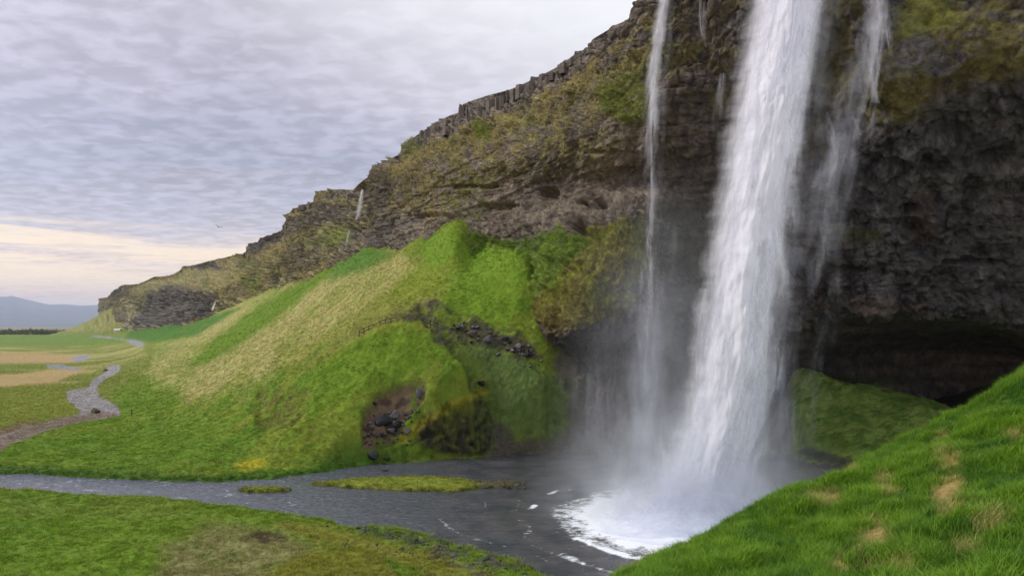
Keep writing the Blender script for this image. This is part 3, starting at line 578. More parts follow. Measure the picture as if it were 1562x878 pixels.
# where things grow
mbulge = MC([(812,390),(850,360),(880,362),(905,345),(950,330),(990,345),(985,400),(960,450),(930,480),(870,500),(825,520),(790,500),(778,470)], 8, 8)
mgreen = np.maximum.reduce([MC([(690,262),(745,255),(755,290),(735,330),(700,330),(680,300)], 6, 16)*0.6*q(mf+mossn,-.1,.2), MC([(915,140),(950,110),(985,90),(990,180),(945,190),(920,170)], 8, 8), MC([(1010,360),(1060,340),(1070,420),(1000,430)], 10, 8)*0.4, MC([(375,425),(402,418),(405,440),(380,452)], 4, 5), MC([(470,360),(500,345),(505,370),(470,380)], 4, 6)*.6,
    MC([(725,190),(752,195),(750,215),(728,212)], 4, 5), MC([(620,215),(650,205),(640,240),(622,240)], 4, 5)*0.6, MC([(500,350),(525,338),(535,360),(515,380),(495,375)], 5, 5)])
mfoot = MC([(690,350),(760,365),(800,365),(860,355),(900,370),(850,430),(790,480),(700,400)], 8, 8)
mtan = np.clip(0.50+0.9*mossn+1.1*(upz-0.5), 0, 1)
band_g = grassy*q(mossn+0.5*mf+1.2*(upz-0.35)+0.25, 0.1, 0.35)
mid_g = sstep(1.7, 2.2, LV)*sstep(4.3, 3.0, LV+0.7*mossn)*sstep(1010, 900, CC)*q(mossn+0.5*mf+0.7*upz, 0.35, 0.55)
midl = MC([(600,250),(700,215),(790,190),(840,200),(760,265),(740,290),(680,330),(600,300),(575,280)], 14, 22)*0.55
farg = sstep(560, 470, CC)*q(mossn+0.5*mf+1.6*(upz-0.45), 0.0, 0.2)
tuftg = np.clip(np.maximum.reduce([band_g*0.9, mid_g*0.8, 0.8*midl*1.4*q(mf+mossn+0.4*upz, 0.15, 0.4), farg]), 0, 1)
veg = np.clip(np.maximum.reduce([tuftg, mbulge, mgreen, mfoot]), 0, 1)
G = G+nr0*(veg*(0.5*clump+0.35*fbm(G, 0.7, 2, s=114))*np.clip(far, 0.8, 2))[..., None]
top_r = sstep(1150, 1370, CC)*sstep(3.15, 2.7, LV+0.3*med); 
# colours
col = np.broadcast_to(np.array([.150, .122, .098]), G.shape).copy()
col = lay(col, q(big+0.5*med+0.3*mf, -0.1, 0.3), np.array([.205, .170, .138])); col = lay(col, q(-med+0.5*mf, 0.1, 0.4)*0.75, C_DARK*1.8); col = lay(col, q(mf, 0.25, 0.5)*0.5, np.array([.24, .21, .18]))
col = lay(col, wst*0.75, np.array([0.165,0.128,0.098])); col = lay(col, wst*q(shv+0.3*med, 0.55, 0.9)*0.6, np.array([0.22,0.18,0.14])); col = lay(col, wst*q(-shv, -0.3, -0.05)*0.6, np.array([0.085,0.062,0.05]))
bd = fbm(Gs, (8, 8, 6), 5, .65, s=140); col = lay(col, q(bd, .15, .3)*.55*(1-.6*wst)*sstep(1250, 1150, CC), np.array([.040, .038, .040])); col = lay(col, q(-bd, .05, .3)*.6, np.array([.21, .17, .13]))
col = lay(col, q(upz+.3*mf, .62, .8)*.55*sstep(1150, 1000, CC), np.array([.27, .225, .115]))  # top-lit highlight painted into upward-facing ledges, in a tan dirt and grass tone
crack = sstep(0.15, 0.03, a2-a1)*0.9+sstep(0.10, 0.0, b2-b1)*0.5+vcr*0.6*(1-wst)*sstep(1250, 1150, CC)
col = lay(col, np.clip(crack, 0, 1)*(1-wst*0.5), C_DARK)
dk = MC([(820,200),(880,170),(930,200),(890,260),(840,300),(790,290)], 14, 16)*0.6+MC([(570,290),(600,270),(610,340),(580,380),(556,350)], 8, 8)*0.5
col = lay(col, dk, C_DARK*1.8)
darkf = np.maximum.reduce([MC([(203,496),(224,448),(262,437),(300,441),(332,452),(324,480),(250,500)], 4, 5), MC([(281,408),(330,398),(335,412),(300,428),(280,422)], 3, 4), MC([(378,372),(430,350),(432,366),(392,388),(376,388)], 3, 4), MC([(433,345),(484,310),(545,312),(520,335),(450,358),(432,365)], 4, 5)*.85, MC([(556,300),(575,262),(600,262),(596,300),(570,330)], 4, 6)*.8, MC([(558,350),(600,325),(640,330),(600,372),(572,392),(556,375)], 5, 6)*.7, MC([(436,372),(500,362),(490,400),(440,430),(432,400)], 5, 8)*.6, MC([(170,452),(186,436),(215,432),(200,446),(170,462)], 3, 3)*.7])
tuftg = tuftg*(1-darkf*q(mf, .55, .25)); col = lay(col, darkf*.8, np.array([.085, .074, .068])*(1+.6*mf[..., None]))
farband = sstep(560, 540, CC)*MC([(200,440),(283,412),(330,415),(400,395),(440,372),(430,400),(380,420),(330,445),(260,434),(215,445)], 5, 6); tuftg = np.maximum(tuftg, farband*.85); veg = np.maximum(veg, farband)
tanc = C_MOSS[None, None]*(1+0.35*clump[..., None]); 
col = lay(col, tuftg*(0.9), tanc); col = lay(col, tuftg*q(mossn, 0.1, 0.5)*0.6, np.array([0.33,0.285,0.12])); col = lay(col, tuftg*q(-big+0.4*med, 0.1, 0.5)*0.65, np.array([0.10,0.125,0.025]))
col = lay(col, mgreen*0.8*q(mossn+0.5*clump, -0.4, 0.25), np.array([0.14,0.175,0.02])); col = lay(col, mbulge*0.95, np.array([0.15,0.135,0.022])); col = lay(col, mbulge*q(mf+mossn*0.8, -0.1, 0.3)*0.8, np.array([0.23,0.26,0.025])); col = lay(col, mbulge*q(Y+30*med, 430, 500)*0.6, np.array([0.12,0.085,0.02])); col = lay(col, mfoot*0.9, C_GREEN)
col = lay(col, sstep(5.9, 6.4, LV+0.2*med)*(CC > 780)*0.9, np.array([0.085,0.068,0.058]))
# right hand wall: near-black damp rock with rusty patches, moss above the lip
rw = sstep(1230, 1340, CC); col = lay(col, rw*0.85, np.array([0.068,0.064,0.064])*(1+0.6*med+0.9*mf)[..., None]); col = lay(col, rw*crack*0.8, C_DARK*0.3)
col = lay(col, rw*q(rid+0.5*med, 0.35, 0.8)*0.55, np.array([0.13,0.125,0.13]))
rust = np.clip(MC([(1395,290),(1430,300),(1430,370),(1395,375),(1390,340)], 6, 8)+MC([(1250,455),(1420,460),(1400,475),(1240,478)], 5, 8)+MC([(1380,140),(1480,90),(1500,100),(1470,140),(1390,170)], 6, 8)*0.7, 0, 1)
col = lay(col, rust*0.45*q(mf,-.4,.2), np.array([0.13,0.075,0.05]))
col = lay(col, top_r*q(mossn+upz*0.6+clump*0.4, 0.1, 0.7)*0.85, np.array([0.115,0.10,0.018])); col = lay(col, MC([(1370,0),(1450,-10),(1460,30),(1420,50),(1370,60)], 10, 10)*0.75, np.array([0.15,0.165,0.02]))
col = lay(col, MC([(1270,340),(1345,350),(1340,370),(1270,372)], 6, 8)*0.5, np.array([0.09,0.10,0.02])); col = lay(col, MC([(1220,60),(1290,40),(1310,110),(1250,130)], 12, 10)*0.7, np.array([0.13,0.115,0.025]))
roof = sstep(6.0, 6.3, LV)*(CC > 1150); col = lay(col, roof*0.85, (np.array([0.13,0.107,0.09])*(1+0.5*med+0.5*mf+0.25*np.sin(G[..., 2]*2.6+3*med))[..., None])); col = lay(col, roof*0.5*MC([(1220,566),(1350,575),(1400,585),(1300,590),(1220,580)], 3, 3), np.array([0.05,0.10,0.02]))
wetm = sstep(985, 1040, CC)*sstep(1330, 1250, CC); col = lay(col, wetm*0.45, np.array([0.05,0.045,0.04])); col = lay(col, wetm*q(mossn+0.4*clump, 0.1, 0.6)*0.6*sstep(4.5, 2.5, LV), np.array([0.13,0.12,0.03]))
# plateau behind the rim, and the sheet
s_ = np.linspace(0, 1, 14)[1:]; back = []
for t_ in s_[::-1]:
    p = G[0].copy(); d = t_**1.6*np.clip(D_[0]*0.9, 60, 900); p[:, 0] += d*0.65; p[:, 1] += d*0.75; p[:, 2] += -0.02*d+0.35*fbm(p, (7, 7, 7), 3, s=130)*min(1, t_*6)*far[0]; back.append(p)
Gb = np.array(back); cb = np.broadcast_to(C_MOSS*0.95, Gb.shape)*(1+0.3*fbm(Gb, 5, 3, s=131)[..., None])
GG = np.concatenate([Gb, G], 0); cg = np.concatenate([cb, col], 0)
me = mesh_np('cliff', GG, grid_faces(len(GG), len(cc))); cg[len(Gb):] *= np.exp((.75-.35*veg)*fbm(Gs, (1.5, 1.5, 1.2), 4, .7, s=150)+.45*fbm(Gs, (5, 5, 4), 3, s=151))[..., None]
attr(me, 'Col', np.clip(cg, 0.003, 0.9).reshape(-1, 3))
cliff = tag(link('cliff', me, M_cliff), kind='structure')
def cliff_at(px, level, out=0.0):
    """point of the smooth cliff face at a column and level"""
    c = np.interp(px, cc, np.arange(len(cc))); r = np.interp(level, lev, np.arange(len(lev))); c0 = int(c); r0 = int(r)
    return G[r0, c0]+nr0[r0, c0]*out

# basalt columns standing in a row under the rim: each one a part of the cliff
def hexcol(seed):
    rg_ = random.Random(seed); bm = bmesh.new(); n = rg_.choice([5, 6, 6]); rings = []
    lean = (rg_.uniform(-.06, .06), rg_.uniform(-.06, .06)); r0 = [rg_.uniform(0.7, 1.2) for _ in range(n)]
    for k, z in enumerate((0, 0.32, 0.36, 0.7, 0.93, 1.0)):
        s = (1, 1.02, 0.93, 0.97, 0.93, 0.78)[k]; ox, oy = lean[0]*z+rg_.uniform(-.04, .04), lean[1]*z+rg_.uniform(-.04, .04)
        rings.append([bm.verts.new((ox+0.5*s*r0[i]*math.cos(2*math.pi*i/n+seed), oy+0.5*s*r0[i]*math.sin(2*math.pi*i/n+seed), z+(rg_.uniform(-.05, .05) if k > 3 else 0))) for i in range(n)])
    for a_, b_ in zip(rings[:-1], rings[1:]):
        for i in range(n): bm.faces.new((a_[i], a_[(i+1) % n], b_[(i+1) % n], b_[i]))
    bm.faces.new(rings[-1]); me = bpy.data.meshes.new('basalt_column'); bm.to_mesh(me); bm.free(); me.materials.append(M_col); return me
HEX = [hexcol(i) for i in range(9)]
rc = random.Random(5)
def colrun(a_, b_, step, hpx, keep=0.9, wide=1.0):
    x = a_; stp = 0.0
    while x < b_:
        w = step*rc.choice([.55, .8, 1, 1.1, 1.7])*rc.uniform(.9, 1.1); p = cliff_at(x, 0.02, 0); D = p[1]
        if rc.random() < keep:
            yl = min(p[1], cliff_at(x, 0.6, 0)[1]+0.5)-0.5*D/150; stp += (rc.random() < .35)*rc.uniform(-1.3, 1.3); stp = max(-1.8, min(.6, stp)); top = H+(HY-np.interp(x, rx, ry))/F*yl+(stp-0.45+rc.uniform(-0.45, 0.25))*D/150
            h_ = hpx*rc.uniform(0.6, 1.25)/F*D; wd = w/F*D*1.5*wide
            o = link('basalt_column', rc.choice(HEX), None, cliff); f_ = cliff_at(x, 0.6, 0)
            o.location = ((x-CX)/F*yl, yl+rc.uniform(-0.3, 1.3)*D/150, top-h_); o.scale = (wd, wd*1.3, h_); o.rotation_euler = (rc.uniform(-.05, .05), rc.uniform(-.05, .05), rc.uniform(0, 6.3))
        x += w
colrun(619, 640, 6, 20, 1); colrun(640, 700, 6.5, 27, 1); colrun(700, 760, 7.5, 36, 1); colrun(760, 830, 8, 28, 1); colrun(830, 885, 11, 16, 0.45)
colrun(484, 540, 7, 15, 0.85); colrun(436, 482, 7, 12, 0.6); colrun(376, 432, 6, 9, 0.6)

# block of rock that sticks up on the rim
def rock_mesh(name, seed, sub=3, squash=(1, 1, 0.75), cut=5, rough=0.16, mat=None):
    rg_ = random.Random(seed); bm = bmesh.new(); bmesh.ops.create_icosphere(bm, subdivisions=sub, radius=1.0)
    planes = []
    for _ in range(cut):
        n = Vector((rg_.gauss(0, 1), rg_.gauss(0, 1), rg_.gauss(0, 1))).normalized(); planes.append((n, rg_.uniform(0.42, 0.72)))
    P = np.array([v.co[:] for v in bm.verts])
    for n, dd in planes:
        n = np.array(n); t = P@n-dd; P = P-np.clip(t, 0, None)[:, None]*n*0.92
    P = P*(1+rough*fbm(P+seed*3.1, 0.8, 3, s=seed)[:, None]); P *= np.array(squash)
    for v, p in zip(bm.verts, P): v.co = p
    for f in bm.faces: f.smooth = sub >= 4
    me = bpy.data.meshes.new(name); bm.to_mesh(me); bm.free()
    if mat: me.materials.append(mat)
    return me

# ------------------------------------------------------------------ near grassy slope on the right
BP = [(985,878,15),(1100,825,16.5),(1180,775,18),(1270,737,19),(1350,702,20),(1390,672,20.5),(1450,645,21.5),(1500,608,22),(1562,574,23),(1700,490,25),(1900,420,27),
 (1562,878,7),(1300,878,10),(1450,760,13.5),(1562,690,14.5),(1150,878,12.8),(1300,800,14.7),(1400,800,11.5),(1562,780,9.5),(1562,620,18.5),(1200,830,14.8),(1750,878,5.5),(1800,700,10),(1800,560,16),(1900,1200,3),(1400,1300,3.5),(1100,1100,7),(1000,1000,9.5),(850,1200,6),(781,1500,2),(300,1800,3)]
pts = [W(*b) for b in BP]
for b in BP[:11]:
    p = W(*b); u = np.array([p[0]*0.25-3, p[1]-0.0, 0]); u /= np.linalg.norm(u); k = 1+0.25*(b[0] > 1400)
    for dd, dz in ((3, -1.6*k), (7, -5.5*k), (14, -12), (22, -16.5)):
        pts.append(np.array([p[0]+u[0]*dd, p[1]+u[1]*dd, max(-1.5, p[2]+dz)]))
pts += [np.array(v, float) for v in [(-3,14,9),(-6,8,11),(-8,3,14),(0,12,12),(-3,25,1),(0,20,5),(3,24,2.5),(30,2,20),(30,12,20),(34,25,19),(-8,-6,15),(10,-8,18),(30,-8,22),(0,0.5,16.2),(3,2,16.4),(36,45,3),(20,45,-1.5),(5,40,-2)]]
BPn = np.array(pts); XB = BPn[:, :2]/8.0; wB = rbf_fit(XB, BPn[:, 2], 0.02)
ys = np.concatenate([np.linspace(-7, 4, 30, endpoint=False), np.linspace(4, 27, 300), np.linspace(27.3, 45, 30)]); ts = np.linspace(0, 1, 330)
Yb = np.repeat(ys[:, None], len(ts), 1); x0_ = np.interp(ys, [-7, 0, 5, 13, 25, 45], [-9, -8, -6, -0.5, 1, 3]); x1_ = np.interp(ys, [-7, 12, 27, 45], [32, 20, 32, 44]); Xb = x0_[:, None]*(1-ts)+x1_[:, None]*ts
def bank_z(x, y):
    P = np.stack([np.ravel(x), np.ravel(y)], -1); z = rbf_eval(XB, wB, P/8.0); P3_ = np.stack([P[:, 0], P[:, 1], z*0.8], -1)
    z = z+0.24*fbm(P3_, 1.9, 3, s=201)+0.13*fbm(P3_, 0.7, 3, s=202)+0.16*fbm(P3_, (4.5), 2, s=203)
    return z.reshape(np.shape(x))
Zb = bank_z(Xb, Yb); Gk = np.stack([Xb, Yb, Zb], -1)
def bank_masks(P):
    px, py = proj(P); n1_ = fbm(P, 0.9, 3, s=210); n2_ = fbm(P, 2.6, 3, s=211); n3_ = fbm(P, 0.33, 2, s=213)
    dry = np.zeros(n1_.shape)
    for cx_, cy_, rx_, ry_, k in [(1450,755,22,22,1),(1355,750,14,12,1),(1450,705,18,14,.8),(1340,820,22,22,.8),(1265,765,26,14,.6),(1360,870,40,12,.7),(1285,865,14,10,.7),(1515,800,26,14,.5),(1550,665,14,8,.6),(1350,735,14,8,.6),(1440,668,12,6,.6),(1320,845,10,8,.7),(1480,840,20,10,.4),(1300,718,14,6,.4)]:
        dry = np.maximum(dry, k*sstep(1.5, 0.5, np.hypot((px-cx_)/rx_, (py-cy_)/ry_)+0.55*n1_+0.4*n3_))
    dry = np.maximum(dry, 0.5*sstep(0.42, 0.62, n2_+0.35*n1_)); return dry, n1_, n2_
dry, n1_, n2_ = bank_masks(Gk)
cbk = np.broadcast_to(np.array([0.08,0.15,0.016]), Gk.shape); cbk = lay(cbk, dry, C_STRAW*0.75); cbk = lay(cbk, 0.3*sstep(0, .6, n1_), C_DEEP*0.6)
me = mesh_np('grassy_slope', Gk, grid_faces(len(ys), len(ts))); attr(me, 'Col', np.clip(cbk, .003, .9).reshape(-1, 3))
slope_o = tag(link('slope', me, M_bank), kind='structure')

# grass: tufts of curved blades spread over the slope (one uncountable mass)
def blade_mat(name, g0, g1, dryc, trans=0.35):
    m, nt, b, o = new_mat(name); at = N(nt, 'ShaderNodeAttribute', attribute_name='tone'); at.attribute_type = 'INSTANCER'; ad = N(nt, 'ShaderNodeAttribute', attribute_name='dry'); ad.attribute_type = 'INSTANCER'
    bl = N(nt, 'ShaderNodeAttribute', attribute_name='bt')
    c = mixc(nt, at.outputs['Fac'], g0, g1); c = mixc(nt, math_n(nt, 'MULTIPLY', ad.outputs['Fac'], bl.outputs['Fac'], None, True), c, dryc)
    nt.links.new(c, b.inputs['Base Color']); b.inputs['Roughness'].default_value = 0.55; b.inputs['Specular IOR Level'].default_value = 0.25
    tr = N(nt, 'ShaderNodeBsdfTranslucent'); nt.links.new(c, tr.inputs[0]); mx = N(nt, 'ShaderNodeMixShader', i_0=trans); L(nt, b, 0, mx, 1); L(nt, tr, 0, mx, 2); L(nt, mx, 0, o, 0); return m
M_blade = blade_mat('grass_blade', (0.055, 0.15, 0.010), (0.22, 0.39, 0.020), (0.60, 0.46, 0.19))
def tuft_mesh(name, seed, n, hgt, rad, wid, mat, lean=0.5, segs=3):
    rg_ = np.random.default_rng(seed); V = []; Q = []; BT = []
    for _ in range(n):
        a_ = rg_.uniform(0, 6.283); r = rad*math.sqrt(rg_.uniform(0, 1)); bx, by = r*math.cos(a_), r*math.sin(a_); h = hgt*rg_.uniform(0.5, 1.15); w = wid*rg_.uniform(0.7, 1.2)
        dr_ = rg_.uniform(0, 6.283); ln = h*rg_.uniform(0.15, 0.9)*lean; fx, fy = math.cos(dr_), math.sin(dr_); sx_, sy_ = -fy*w/2, fx*w/2; t0 = rg_.uniform(0.4, 1.6); i0 = len(V)
        for k in range(segs+1):
            t = k/segs; wv = 1-t**1.6*0.95; z = h*t*(1-0.25*t*lean); V += [(bx+fx*ln*t*t-sx_*wv, by+fy*ln*t*t-sy_*wv, z), (bx+fx*ln*t*t+sx_*wv, by+fy*ln*t*t+sy_*wv, z)]; BT += [t0, t0]
            if k: j = i0+2*k; Q.append((j-2, j-1, j+1, j))
    me = mesh_np(name, np.array(V), np.array(Q)); attr(me, 'bt', np.array(BT)); me.materials.append(mat); return me
def scatter(name, P, scale, tone, dryv, tufts, rng):
    """one object: points of the land carrying instanced tufts through geometry nodes"""
    me = bpy.data.meshes.new(name); me.vertices.add(len(P)); me.vertices.foreach_set('co', np.asarray(P, np.float32).ravel())
    attr(me, 'scl', scale); attr(me, 'tone', tone); attr(me, 'dry', dryv); attr(me, 'rz', rng.uniform(0, 6.283, len(P))); attr(me, 'rx', rng.normal(0, 0.18, len(P)))
    ia = me.attributes.new('pick', 'INT', 'POINT'); ia.data.foreach_set('value', rng.integers(0, len(tufts), len(P)).astype(np.int32))
    o = link(name, me); ng = bpy.data.node_groups.new(name, 'GeometryNodeTree'); ng.interface.new_socket('Geometry', in_out='INPUT', socket_type='NodeSocketGeometry'); ng.interface.new_socket('Geometry', in_out='OUTPUT', socket_type='NodeSocketGeometry')
    gi = ng.nodes.new('NodeGroupInput'); go = ng.nodes.new('NodeGroupOutput'); ins = ng.nodes.new('GeometryNodeInstanceOnPoints'); g2i = ng.nodes.new('GeometryNodeGeometryToInstance')
    for t in tufts[::-1]:
        oi = ng.nodes.new('GeometryNodeObjectInfo'); oi.inputs['Object'].default_value = t; oi.inputs['As Instance'].default_value = True; ng.links.new(oi.outputs['Geometry'], g2i.inputs[0])
    ng.links.new(gi.outputs[0], ins.inputs['Points']); ng.links.new(g2i.outputs[0], ins.inputs['Instance']); ins.inputs['Pick Instance'].default_value = True
    def nat(nm, dt):
        a_ = ng.nodes.new('GeometryNodeInputNamedAttribute'); a_.data_type = dt; a_.inputs[0].default_value = nm; return a_.outputs['Attribute']
    ng.links.new(nat('pick', 'INT'), ins.inputs['Instance Index'])
    cx_ = ng.nodes.new('ShaderNodeCombineXYZ'); ng.links.new(nat('rx', 'FLOAT'), cx_.inputs[0]); ng.links.new(nat('rz', 'FLOAT'), cx_.inputs[2]); ng.links.new(cx_.outputs[0], ins.inputs['Rotation']); ng.links.new(nat('scl', 'FLOAT'), ins.inputs['Scale'])
    ng.links.new(ins.outputs[0], go.inputs[0]); md = o.modifiers.new('scatter', 'NODES'); md.node_group = ng; return o
def tufts_of(prefix, count, **kw):
    r_ = []
    for i in range(count): r_.append(bpy.data.objects.new(prefix+'_tuft', tuft_mesh(prefix+'_tuft', i+3, mat=kw['mat'], n=kw['n'], hgt=kw['hgt'], rad=kw['rad'], wid=kw['wid'], lean=kw.get('lean', .8), segs=kw.get('segs', 3))))
    return r_
T_near = tufts_of('grass', 5, mat=M_blade, n=26, hgt=0.245, rad=0.13, wid=0.012, lean=0.95)
NP = 64000; yy = RNG.uniform(4.5, 27.5, NP*3); xx = RNG.uniform(-1, 30, NP*3); keep = (CX+F*xx/yy > 900) & (CX+F*xx/yy < 1950); xx, yy = xx[keep][:NP], yy[keep][:NP]
zz = bank_z(xx, yy); Pn = np.stack([xx, yy, zz-0.02], -1); ppx, ppy = proj(Pn); kp = (ppy < 1060); Pn = Pn[kp]
dn, m1_, m2_ = bank_masks(Pn)
tone = np.clip(0.40+0.6*m2_+0.75*m1_+RNG.normal(0, 0.2, len(Pn)), 0, 1); scl = (0.62+0.65*sstep(-.5, .6, m1_+m2_)+RNG.normal(0, .18, len(Pn)))*(1-0.55*sstep(0.3, 0.9, dn)); 
grass_o = tag(scatter('grass', Pn, np.clip(scl, .3, 1.5), tone, dn, T_near, RNG), kind='stuff')

# ------------------------------------------------------------------ falling water
def fall_mat(name, tint):
    m = bpy.data.materials.new(name); m.use_nodes = True; nt = m.node_tree; nt.nodes.clear(); o = N(nt, 'ShaderNodeOutputMaterial')
    at = N(nt, 'ShaderNodeAttribute', attribute_name='alpha'); uv = N(nt, 'ShaderNodeAttribute', attribute_name='flow')
    n = N(nt, 'ShaderNodeTexNoise', i_Scale=1.0, i_Detail=5, i_Roughness=0.55, i_Distortion=0.3); L(nt, uv, 'Vector', n, 0)
    n2 = N(nt, 'ShaderNodeTexNoise', i_Scale=4.0, i_Detail=3, i_Roughness=0.6); L(nt, uv, 'Vector', n2, 0)
    k = math_n(nt, 'ADD', math_n(nt, 'MULTIPLY_ADD', n.outputs[0], 1.0, -0.5), math_n(nt, 'MULTIPLY_ADD', n2.outputs[0], 0.25, -0.125))
    # the finer breakup only acts where there is water: alpha * (1 + k)
    al = math_n(nt, 'MULTIPLY', at.outputs['Fac'], math_n(nt, 'ADD', k, 1.0), None, True)
    d = N(nt, 'ShaderNodeBsdfDiffuse'); t = N(nt, 'ShaderNodeBsdfTranslucent'); d.inputs[0].default_value = (*tint, 1); t.inputs[0].default_value = (*tint, 1)
    bp = N(nt, 'ShaderNodeBump', i_Strength=0.55, i_Distance=0.5); L(nt, n, 0, bp, 'Height'); L(nt, bp, 0, d, 'Normal')
    mx = N(nt, 'ShaderNodeMixShader', i_0=0.4); L(nt, d, 0, mx, 1); L(nt, t, 0, mx, 2)
    tr = N(nt, 'ShaderNodeBsdfTransparent'); m2 = N(nt, 'ShaderNodeMixShader'); nt.links.new(al, m2.inputs[0]); L(nt, tr, 0, m2, 1); L(nt, mx, 0, m2, 2); L(nt, m2, 0, o, 0); return m
M_fall = fall_mat('falling_water', (0.92, 0.93, 0.99)); M_spray = fall_mat('drifting_spray', (0.84, 0.87, 0.98))
def fall_sheet(name, parent, path, dens, mat=M_fall, seed=0, nu=60, nv=300, bulge=1.5, off=0.0, wmul=1.0, tongue=1.0, sharp=0.35, edge=0.35, fine=1.0, thr=0.0, su=0.8, sv=6.0, skew=0.0):
    """path: (column, row, distance, width in photo px, density) down the fall -> one curved, torn sheet of water"""
    p = np.array(path, float); v = np.linspace(0, 1, nv); s = np.concatenate([[0], np.cumsum(np.hypot(np.diff(p[:, 0]), np.diff(p[:, 1])))]); s /= s[-1]
    q_ = interp_cols(v, s, p); u = np.linspace(-1, 1, nu)
    cx_, cy_, D, w, dn = q_.T; base = np.stack([(cx_-CX)/F*D, D, H+(HY-cy_)/F*D], -1); wm = w/F*D*wmul
    U, V = np.meshgrid(u, v); P = np.repeat(base[:, None], nu, 1)
    length = np.concatenate([[0], np.cumsum(np.linalg.norm(np.diff(base, axis=0), axis=1))]); Lm = np.repeat(length[:, None], nu, 1)
    P[..., 0] += U*wm[:, None]/2; P[..., 1] += off-bulge*(1-U**2)
    # ragged: water falls in pointed clumps
    um = U*wm[:, None]/2; jit = 0.8*fbm(np.stack([um/1.5, Lm/6, um*0+seed], -1), 1, 3, s=300+seed)
    P[..., 1] -= jit*min(1, wm.mean()/4)
    a_ = fbm(np.stack([um/su, (Lm-tongue*3.0*np.abs(fbm(np.stack([um/(su*1.2), Lm/14, um*0+seed*2.7], -1), 1, 2, s=320+seed)))/sv, um*0+seed*5.1], -1), 1, 5, 0.6, s=310+seed)
    b_ = fbm(np.stack([um/(su*3), Lm/(sv*2.2), um*0+seed*1.7], -1), 1, 3, s=330+seed)
    eg = fbm(np.stack([um*0+np.sign(um)*9, Lm/3.0, um*0+seed], -1), 1, 4, 0.6, s=340+seed)
    e_ = sstep(1.0, 1.0-edge*1.6, np.abs(U)+0.30*eg*edge*2)
    al = sstep(-sharp, sharp, a_*0.9+b_*1.05+thr+(dn[:, None]-0.5)*1.6-skew*U*sstep(.15, .6, V))*np.clip(dn[:, None]*1.6, 0, 1)*e_*dens
    al *= sstep(0, 0.015, V)*sstep(1, 0.97, V)
    me = mesh_np(name, P, grid_faces(nv, nu)); attr(me, 'alpha', al.ravel())
    fl_ = me.attributes.new('flow', 'FLOAT_VECTOR', 'POINT'); fl_.data.foreach_set('vector', np.stack([um*1.35*fine, Lm*0.33*fine, um*0+seed*3.3], -1).astype(np.float32).ravel())
    return link(name, me, mat, parent)
def fall_thing(name, label, at, group=None):
    return tag(empty(name, at), label, 'waterfall', group)
def child(o, par):
    o.parent = par; o.matrix_parent_inverse = par.matrix_world.inverted(); return o
def place(t):
    bpy.context.view_layer.update()
    for c in list(COL.objects):
        if c.parent == t: c.matrix_parent_inverse = t.matrix_world.inverted()

big_t = fall_thing('waterfall', 'tall broad white waterfall plunging from above into the churning pool', (17.5, 64, 0))
MAIN = [(1238,-134,77.6,90,1.0),(1222,-80,74.6,105,1.0),(1203,0,71.5,118,.98),(1185,110,70,122,.92),(1168,210,69,126,.85),(1150,320,68,122,.80),(1135,430,67.2,122,.76),(1122,540,66.5,128,.70),(1108,640,65.8,140,.68),(1090,720,65,165,.62),(1072,790,64.3,195,.45)]
for i, (off, wm_, th, dd) in enumerate([(1.2, 1.12, .05, .85), (0.5, 1.02, .05, .95), (-0.1, .94, .02, .95), (-0.6, .86, -.1, .97), (-1.1, .78, -.2, .97)]):
    fall_sheet('water_sheet', big_t, MAIN, dd, seed=i+1, nu=90, nv=460, off=off, wmul=wm_, thr=th, sharp=.34, edge=.38, su=1.25, sv=4.2, tongue=3.2, skew=.55)
SH = [(1236,-115,76.5,190,.45),(1212,0,72.5,190,.45),(1190,160,71,200,.42),(1170,300,70,200,.40),(1150,430,69,200,.40),(1130,560,68,205,.42),(1112,660,67,230,.45),(1090,730,66,280,.45),(1075,800,65,340,.3)]
for i in range(3): fall_sheet('spray_veil', big_t, SH, .5, mat=M_spray, seed=21+i, nu=60, nv=260, off=2.0-i*1.6, wmul=1-.12*i, thr=.05, sharp=.7, edge=.75, su=1.6, sv=10, fine=.6, bulge=2.5)
# tongues on the right flank
for i, pth in enumerate([[(1172,350,67.5,22,.5),(1182,420,67.2,26,.8),(1186,480,67,16,.3)],[(1178,500,66.8,20,.4),(1172,560,66.6,22,.75),(1160,640,66.3,16,.3)],[(1200,230,68.5,30,.5),(1196,330,68,32,.7),(1190,400,67.6,18,.2)],[(1130,520,66,30,.4),(1134,600,65.8,30,.8),(1120,690,65.5,24,.3)],
                         [(1066,440,66,20,.5),(1056,520,65.8,24,.85),(1050,640,65.4,22,.4)],[(1060,600,65,22,.4),(1040,690,64.6,30,.8),(1008,770,64,30,.5)],[(1000,660,66,18,.2),(1010,720,65,26,.7),(1020,780,64,34,.5)]]):
    fall_sheet('water_tongue', big_t, pth, .7, seed=40+i, nu=24, nv=120, off=-1.2, thr=.0, su=.5, sv=4, edge=1.0, bulge=.6, wmul=1.4)
